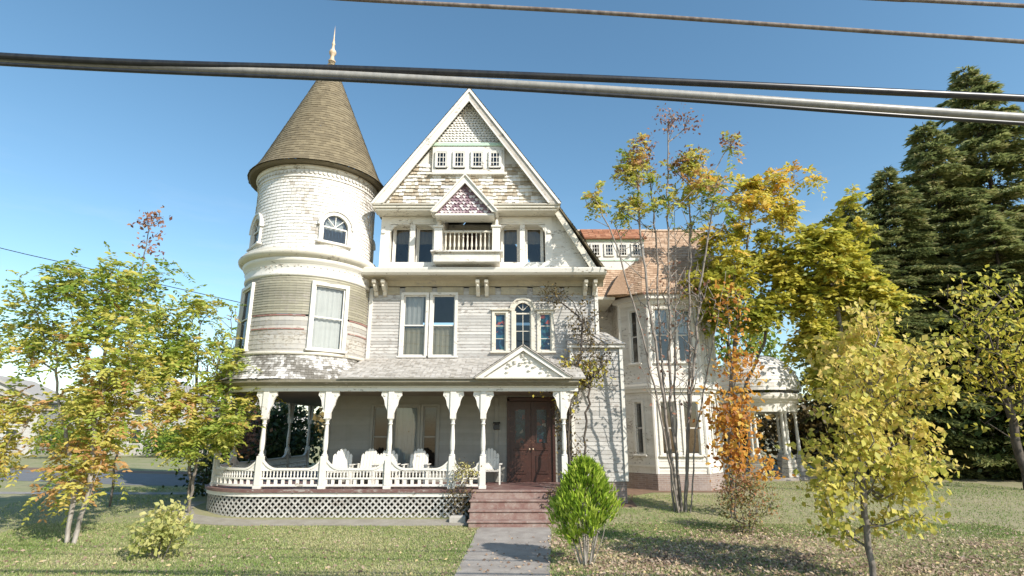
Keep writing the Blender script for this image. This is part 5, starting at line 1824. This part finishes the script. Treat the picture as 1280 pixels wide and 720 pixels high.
# ------------------------------------------------------------------ neighbouring houses on the left
def cottage(label, x, y, w, d, h, rh, rz=0, garage=False):
    r = thing('neighbouring_house', label, 'house', (x, y, .35), 'white houses across the side road', rz)
    b = MB()
    b.box(-w / 2, w / 2, -d / 2, d / 2, 0, h)
    b.prism([(-w / 2, -d / 2, h), (w / 2, -d / 2, h), (0, -d / 2, h + rh)], (0, d, 0))
    sub('wall', b.mesh('wall', M['clap']), r)
    b = MB()
    for s in (-1, 1):
        b.prism([(s * (w / 2 + .35), -d / 2 - .3, h - .12), (0, -d / 2 - .3, h + rh + .05), (0, -d / 2 - .3, h + rh + .25), (s * (w / 2 + .45), -d / 2 - .3, h + .04)], (0, d + .6, 0), .3)
    sub('roof', b.mesh('roof', M['porchroof']), r)
    for k in (-1, 0, 1):
        for zz in ((1.0, 2.5),) + (((3.7, 5.0),) if h > 4.5 else ()):
            b = MB()
            b.box(k * w * .3 - .55, k * w * .3 + .55, -d / 2 - .05, -d / 2 - .004, zz[0], zz[1], bev=.01)
            f = sub('window', b.mesh('window', M['trim']), r)
            g = MB(); g.quad((k * w * .3 - .45, -d / 2 - .056, zz[0] + .1), (k * w * .3 + .45, -d / 2 - .056, zz[0] + .1), (k * w * .3 + .45, -d / 2 - .056, zz[1] - .1), (k * w * .3 - .45, -d / 2 - .056, zz[1] - .1))
            o = bpy.data.objects.new('pane', g.mesh('pane', M['stained2'])); COL.objects.link(o); o.parent = f


mm, nt_, p_, _o = new_mat('far_window_glass')
p_.inputs['Base Color'].default_value = (.03, .04, .05, 1); p_.inputs['Roughness'].default_value = .1
M['stained2'] = mm
cottage('white two-storey house with grey roof behind the left trees', -37.5, 60, 11, 9, 5.2, 2.4, R(12))
cottage('white house with a low gable close to the porch side, beyond the side road', -27.5, 62, 7.5, 8, 3.2, 2.2, R(-8))
cottage('white house at the far left behind the yellowing tree', -52, 58, 10, 9, 5.0, 2.4, R(18))

# ------------------------------------------------------------------ overhead cables
def cable(label, pts, r, mat, wrap=0):
    pts = [Vector(p) for p in pts]
    P = []
    for i in range(len(pts) - 1):
        p0 = pts[max(i - 1, 0)]; p1 = pts[i]; p2 = pts[i + 1]; p3 = pts[min(i + 2, len(pts) - 1)]
        for q in range(10):
            t = q / 10
            P.append(.5 * ((2 * p1) + (p2 - p0) * t + (2 * p0 - 5 * p1 + 4 * p2 - p3) * t * t + (3 * p1 - p0 - 3 * p2 + p3) * t ** 3))
    P.append(pts[-1])
    b = MB()
    b.tube(P, r, 10)
    o = b.build('overhead_cable', mat, None, True)
    tag(o, label, 'cable', 'overhead cables along the street')
    if wrap:
        w = MB()
        Q = []
        # lashing wire wound round the cable
        tot = len(P) - 1
        for k in range(tot * 60):
            f = k / 60; i = int(f); p = P[i].lerp(P[i + 1], f - i)
            a = k * .35
            Q.append(p + Vector((0, math.cos(a) * (r + .002), math.sin(a) * (r + .002))))
        w.tube(Q, .0035, 3)
        link('lashing_wire', w.mesh('lashing_wire', M['palecable']), o)
    return o


S = 5.1 / 4.5
def q(x, z, dy=0): k = (5.1 + dy) / 4.5; return (x * k, 5.1 + dy, 2.5 + (z - 2.5) * k)
cable('thick pale cable crossing just above the gable peak', [q(-16, 6.5), q(-8, 6.11), q(-4.07, 5.86), q(-1.38, 5.715), q(1.3, 5.54), q(3.96, 5.335), q(8, 5.05), q(14, 4.7)], .043, M['palecable'])
cable('black cable running directly above the thick pale one', [q(-16, 6.5, -.04), q(-8, 6.14, -.04), q(-4.07, 5.885, -.04), q(-1.36, 5.785, .0), q(1.3, 5.665, .04), q(4.0, 5.52, .06), q(8, 5.31, .06), q(14, 5.1, .06)], .038, M['cable'])
cable('black cable under the thick pale one, pressed against it', [q(-16, 6.43, -.03), q(-8, 6.05, -.03), q(-4.07, 5.80, -.03), q(-1.38, 5.665, -.03), q(1.3, 5.485, -.03), q(3.96, 5.27, -.03), q(8, 4.99, -.03), q(14, 4.64, -.03)], .022, M['cable'])
cable('brown weathered cable running right across the top of the sky', [q(-16, 7.75, .3), q(-8, 7.08, .3), q(-2.6, 6.655, .3), q(-1.3, 6.555, .3), q(.8, 6.42, .3), q(3.06, 6.235, .3), q(4.12, 6.15, .3), q(8, 5.85, .3), q(14, 5.5, .3)], .024, M['browncable'])
cable('topmost brown cable entering the sky only at the upper right corner', [q(-16, 8.2, .5), q(-8, 7.5, .5), q(-2, 6.97, .5), q(3.26, 6.60, .5), q(4.19, 6.545, .5), q(8, 6.3, .5), q(14, 5.95, .5)], .024, M['browncable'])
b = MB()
b.tube([(-34, 24, 13.2), (-24, 26, 11.0), (-15.6, 28, 9.35), (-9, 29.2, 8.0)], .02, 5)
tag(b.build('service_wire', M['cable'], None, True), 'thin wire slanting down through the sky at the far left', 'wire')

# ------------------------------------------------------------------ grass and fallen leaves
def lawn_ok(x, y):
    pl = -1.03 + (y - 10.93) * .028; pr = .68 + (y - 10.93) * .075
    ok = ~((x > pl + .035 + .03 * np.sin(y * 9)) & (x < pr - .035 + .03 * np.sin(y * 7)) & (y < 15.9))
    ok &= ~((x > -11.2) & (x < 2.2) & (y > 15.9) & ((y > 17) | (x > -8) | (y - 15.9 > (-8 - x) * .45)))
    ok &= ~((x > 1.9) & (x < 9.3) & (y > 18.2 + (x > 4) * 2.6))
    ok &= ~((x < -9) & (y > 20.8) & (y < 21.8))
    ok &= ~((x < -11.9) & (y > 23.5))
    return ok


def grass_patch(n, x0, x1, y0, y1, h):
    x = NR.uniform(x0, x1, n); y = NR.uniform(y0, y1, n)
    k = lawn_ok(x, y); x, y = x[k], y[k]
    return np.stack([x, y, gza(y) - .005], 1), h * NR.uniform(.5, 1.3, len(x))


a1 = grass_patch(150000, -13, 13, 9.6, 16.2, .05)
tuft = NR.normal(0, 1, len(a1[1])) * 0 + np.sin(a1[0][:, 0] * 7.1 + np.sin(a1[0][:, 1] * 5.3) * 2) * np.sin(a1[0][:, 1] * 6.3 + a1[0][:, 0] * 2)
a1 = (a1[0], a1[1] * (1 + .45 * np.clip(tuft, 0, 1)))
a2 = grass_patch(70000, -16, 20, 15.5, 26, .06)
P = np.concatenate([a1[0], a2[0]]); Hh = np.concatenate([a1[1], a2[1]])
D = NR.normal(size=P.shape) * .55; D[:, 2] = 1
# dry and green patches in the turf itself
tn = .5 + .22 * np.sin(P[:, 0] * .9 + 1.3 * np.sin(P[:, 1] * .8)) * np.sin(P[:, 1] * 1.1 + P[:, 0] * .35) + NR.normal(0, .2, len(P))
tn += np.where((P[:, 0] > 1.5) & (P[:, 1] < 14.5), .14, np.where(P[:, 0] > 1.5, -.16, -.04))
M['l_grass'] = leafmat('grass_blades', [(0, (.16, .25, .055)), (.4, (.31, .37, .13)), (.7, (.50, .46, .24)), (1, (.60, .53, .34))], trans=.35, rough=.6)
tag(link('grass', leaf_mesh('grass', P, D, Hh, .010, C01(tn), M['l_grass'], up=0)), 'short patchy green and straw-coloured grass of the front lawn', 'grass', kind='stuff')
dr = NR.integers(0, 60, 6000)                        # drifts of leaves
dc = np.stack([NR.uniform(1.2, 11, 60), NR.uniform(9.8, 14.8, 60), NR.uniform(.15, .7, 60)], 1)
x = np.concatenate([NR.uniform(.9, 13, 5000), NR.uniform(-12, -1, 900), NR.normal(3.6, 1.6, 2600), dc[dr, 0] + NR.normal(size=6000) * dc[dr, 2] * 1.5, NR.normal(-.2, .6, 60), NR.normal(6.0, .5, 700)])
y = np.concatenate([NR.uniform(9.8, 17, 5000), NR.uniform(9.8, 16, 900), NR.normal(12.2, 1.0, 2600), dc[dr, 1] + NR.normal(size=6000) * dc[dr, 2], NR.uniform(10, 15.5, 60), NR.normal(15.1, .5, 700)])
k = (lawn_ok(x, y) | ((np.abs(x) < 1.0) & (y < 15.4) & (NR.random(len(x)) < .5))) & (NR.random(len(x)) < np.clip(1.45 - (y - 10) / 5.5, .06, 1)); x, y = x[k], y[k]
P = np.stack([x, y, gza(y) + NR.uniform(.02, .05, len(x))], 1)
D = NR.normal(size=P.shape); D[:, 2] *= .25
tag(link('fallen_leaves', leaf_mesh('fallen_leaves', P, D, NR.uniform(.035, .10, len(P)), NR.uniform(.012, .030, len(P)), NR.random(len(P)), M['l_fallen'], up=2)), 'dry tan leaves scattered over the lawn', 'leaves', kind='stuff')

# ------------------------------------------------------------------ camera, sun, sky
cam = bpy.data.cameras.new('camera')
co = bpy.data.objects.new('camera', cam); COL.objects.link(co)
co.location = (0, 0, 2.5); co.rotation_euler = (R(90 + 14.6), 0, 0)
cam.sensor_width = 36; cam.lens = 692 / 1280 * 36
cam.clip_start = .1; cam.clip_end = 3000
SC.camera = co
EL, AZ_ = 35.5, 135.0                       # sun to the right of and a little behind the camera
sun = bpy.data.lights.new('sun', 'SUN')
sun.energy = 4.6; sun.angle = R(.5); sun.color = (1, .94, .85)
so = bpy.data.objects.new('sun', sun); COL.objects.link(so)
d = Vector((math.sin(R(AZ_)) * math.cos(R(EL)), math.cos(R(AZ_)) * math.cos(R(EL)), math.sin(R(EL))))
so.rotation_euler = d.to_track_quat('Z', 'Y').to_euler()
so.location = (10, -10, 30)
w = bpy.data.worlds.new('World'); SC.world = w
w.use_nodes = True
nt = w.node_tree
bg = nt.nodes['Background']
sk = nt.nodes.new('ShaderNodeTexSky')
sk.sky_type = 'NISHITA'; sk.sun_disc = False
sk.sun_elevation = R(EL); sk.sun_rotation = R(AZ_)
sk.air_density = 1.0; sk.dust_density = .4; sk.ozone_density = .7
hs = nt.nodes.new('ShaderNodeHueSaturation')
hs.inputs['Hue'].default_value = .488; hs.inputs['Saturation'].default_value = 1.15
nt.links.new(sk.outputs[0], hs.inputs['Color']); tc = nt.nodes.new('ShaderNodeTexCoord')
mp_ = nt.nodes.new('ShaderNodeMapping'); mp_.inputs['Scale'].default_value = (1.6, 1.6, 9); mp_.inputs['Rotation'].default_value = (0, R(6), 0)
nt.links.new(tc.outputs['Generated'], mp_.inputs[0])
cn = noise(nt, mp_.outputs[0], 2.2, 7, .6)
cr = ramp(nt, cn, [(.50, 0), (.75, .28)])
sx_ = nt.nodes.new('ShaderNodeSeparateXYZ'); nt.links.new(tc.outputs['Generated'], sx_.inputs[0])
cz = ramp(nt, sx_.outputs[2], [(.0, 1), (.22, .9), (.42, 0)])
mu = N(nt, 'ShaderNodeMath', operation='MULTIPLY'); nt.links.new(cr.outputs[0], mu.inputs[0]); nt.links.new(cz.outputs[0], mu.inputs[1])
nt.links.new(mixc(nt, mu.outputs[0], hs.outputs[0], (4.2, 4.7, 5.3)), bg.inputs[0])
bg.inputs[1].default_value = .15
vs = SC.view_settings
vs.view_transform = 'Standard'; vs.look = 'None'; vs.exposure = .42; vs.gamma = 1; vs.use_curve_mapping = False
SC.cycles.max_bounces = 6; SC.cycles.transparent_max_bounces = 12
for o in bpy.data.objects:
    for kx_ in ('_h', '_w'):
        if kx_ in o: del o[kx_]
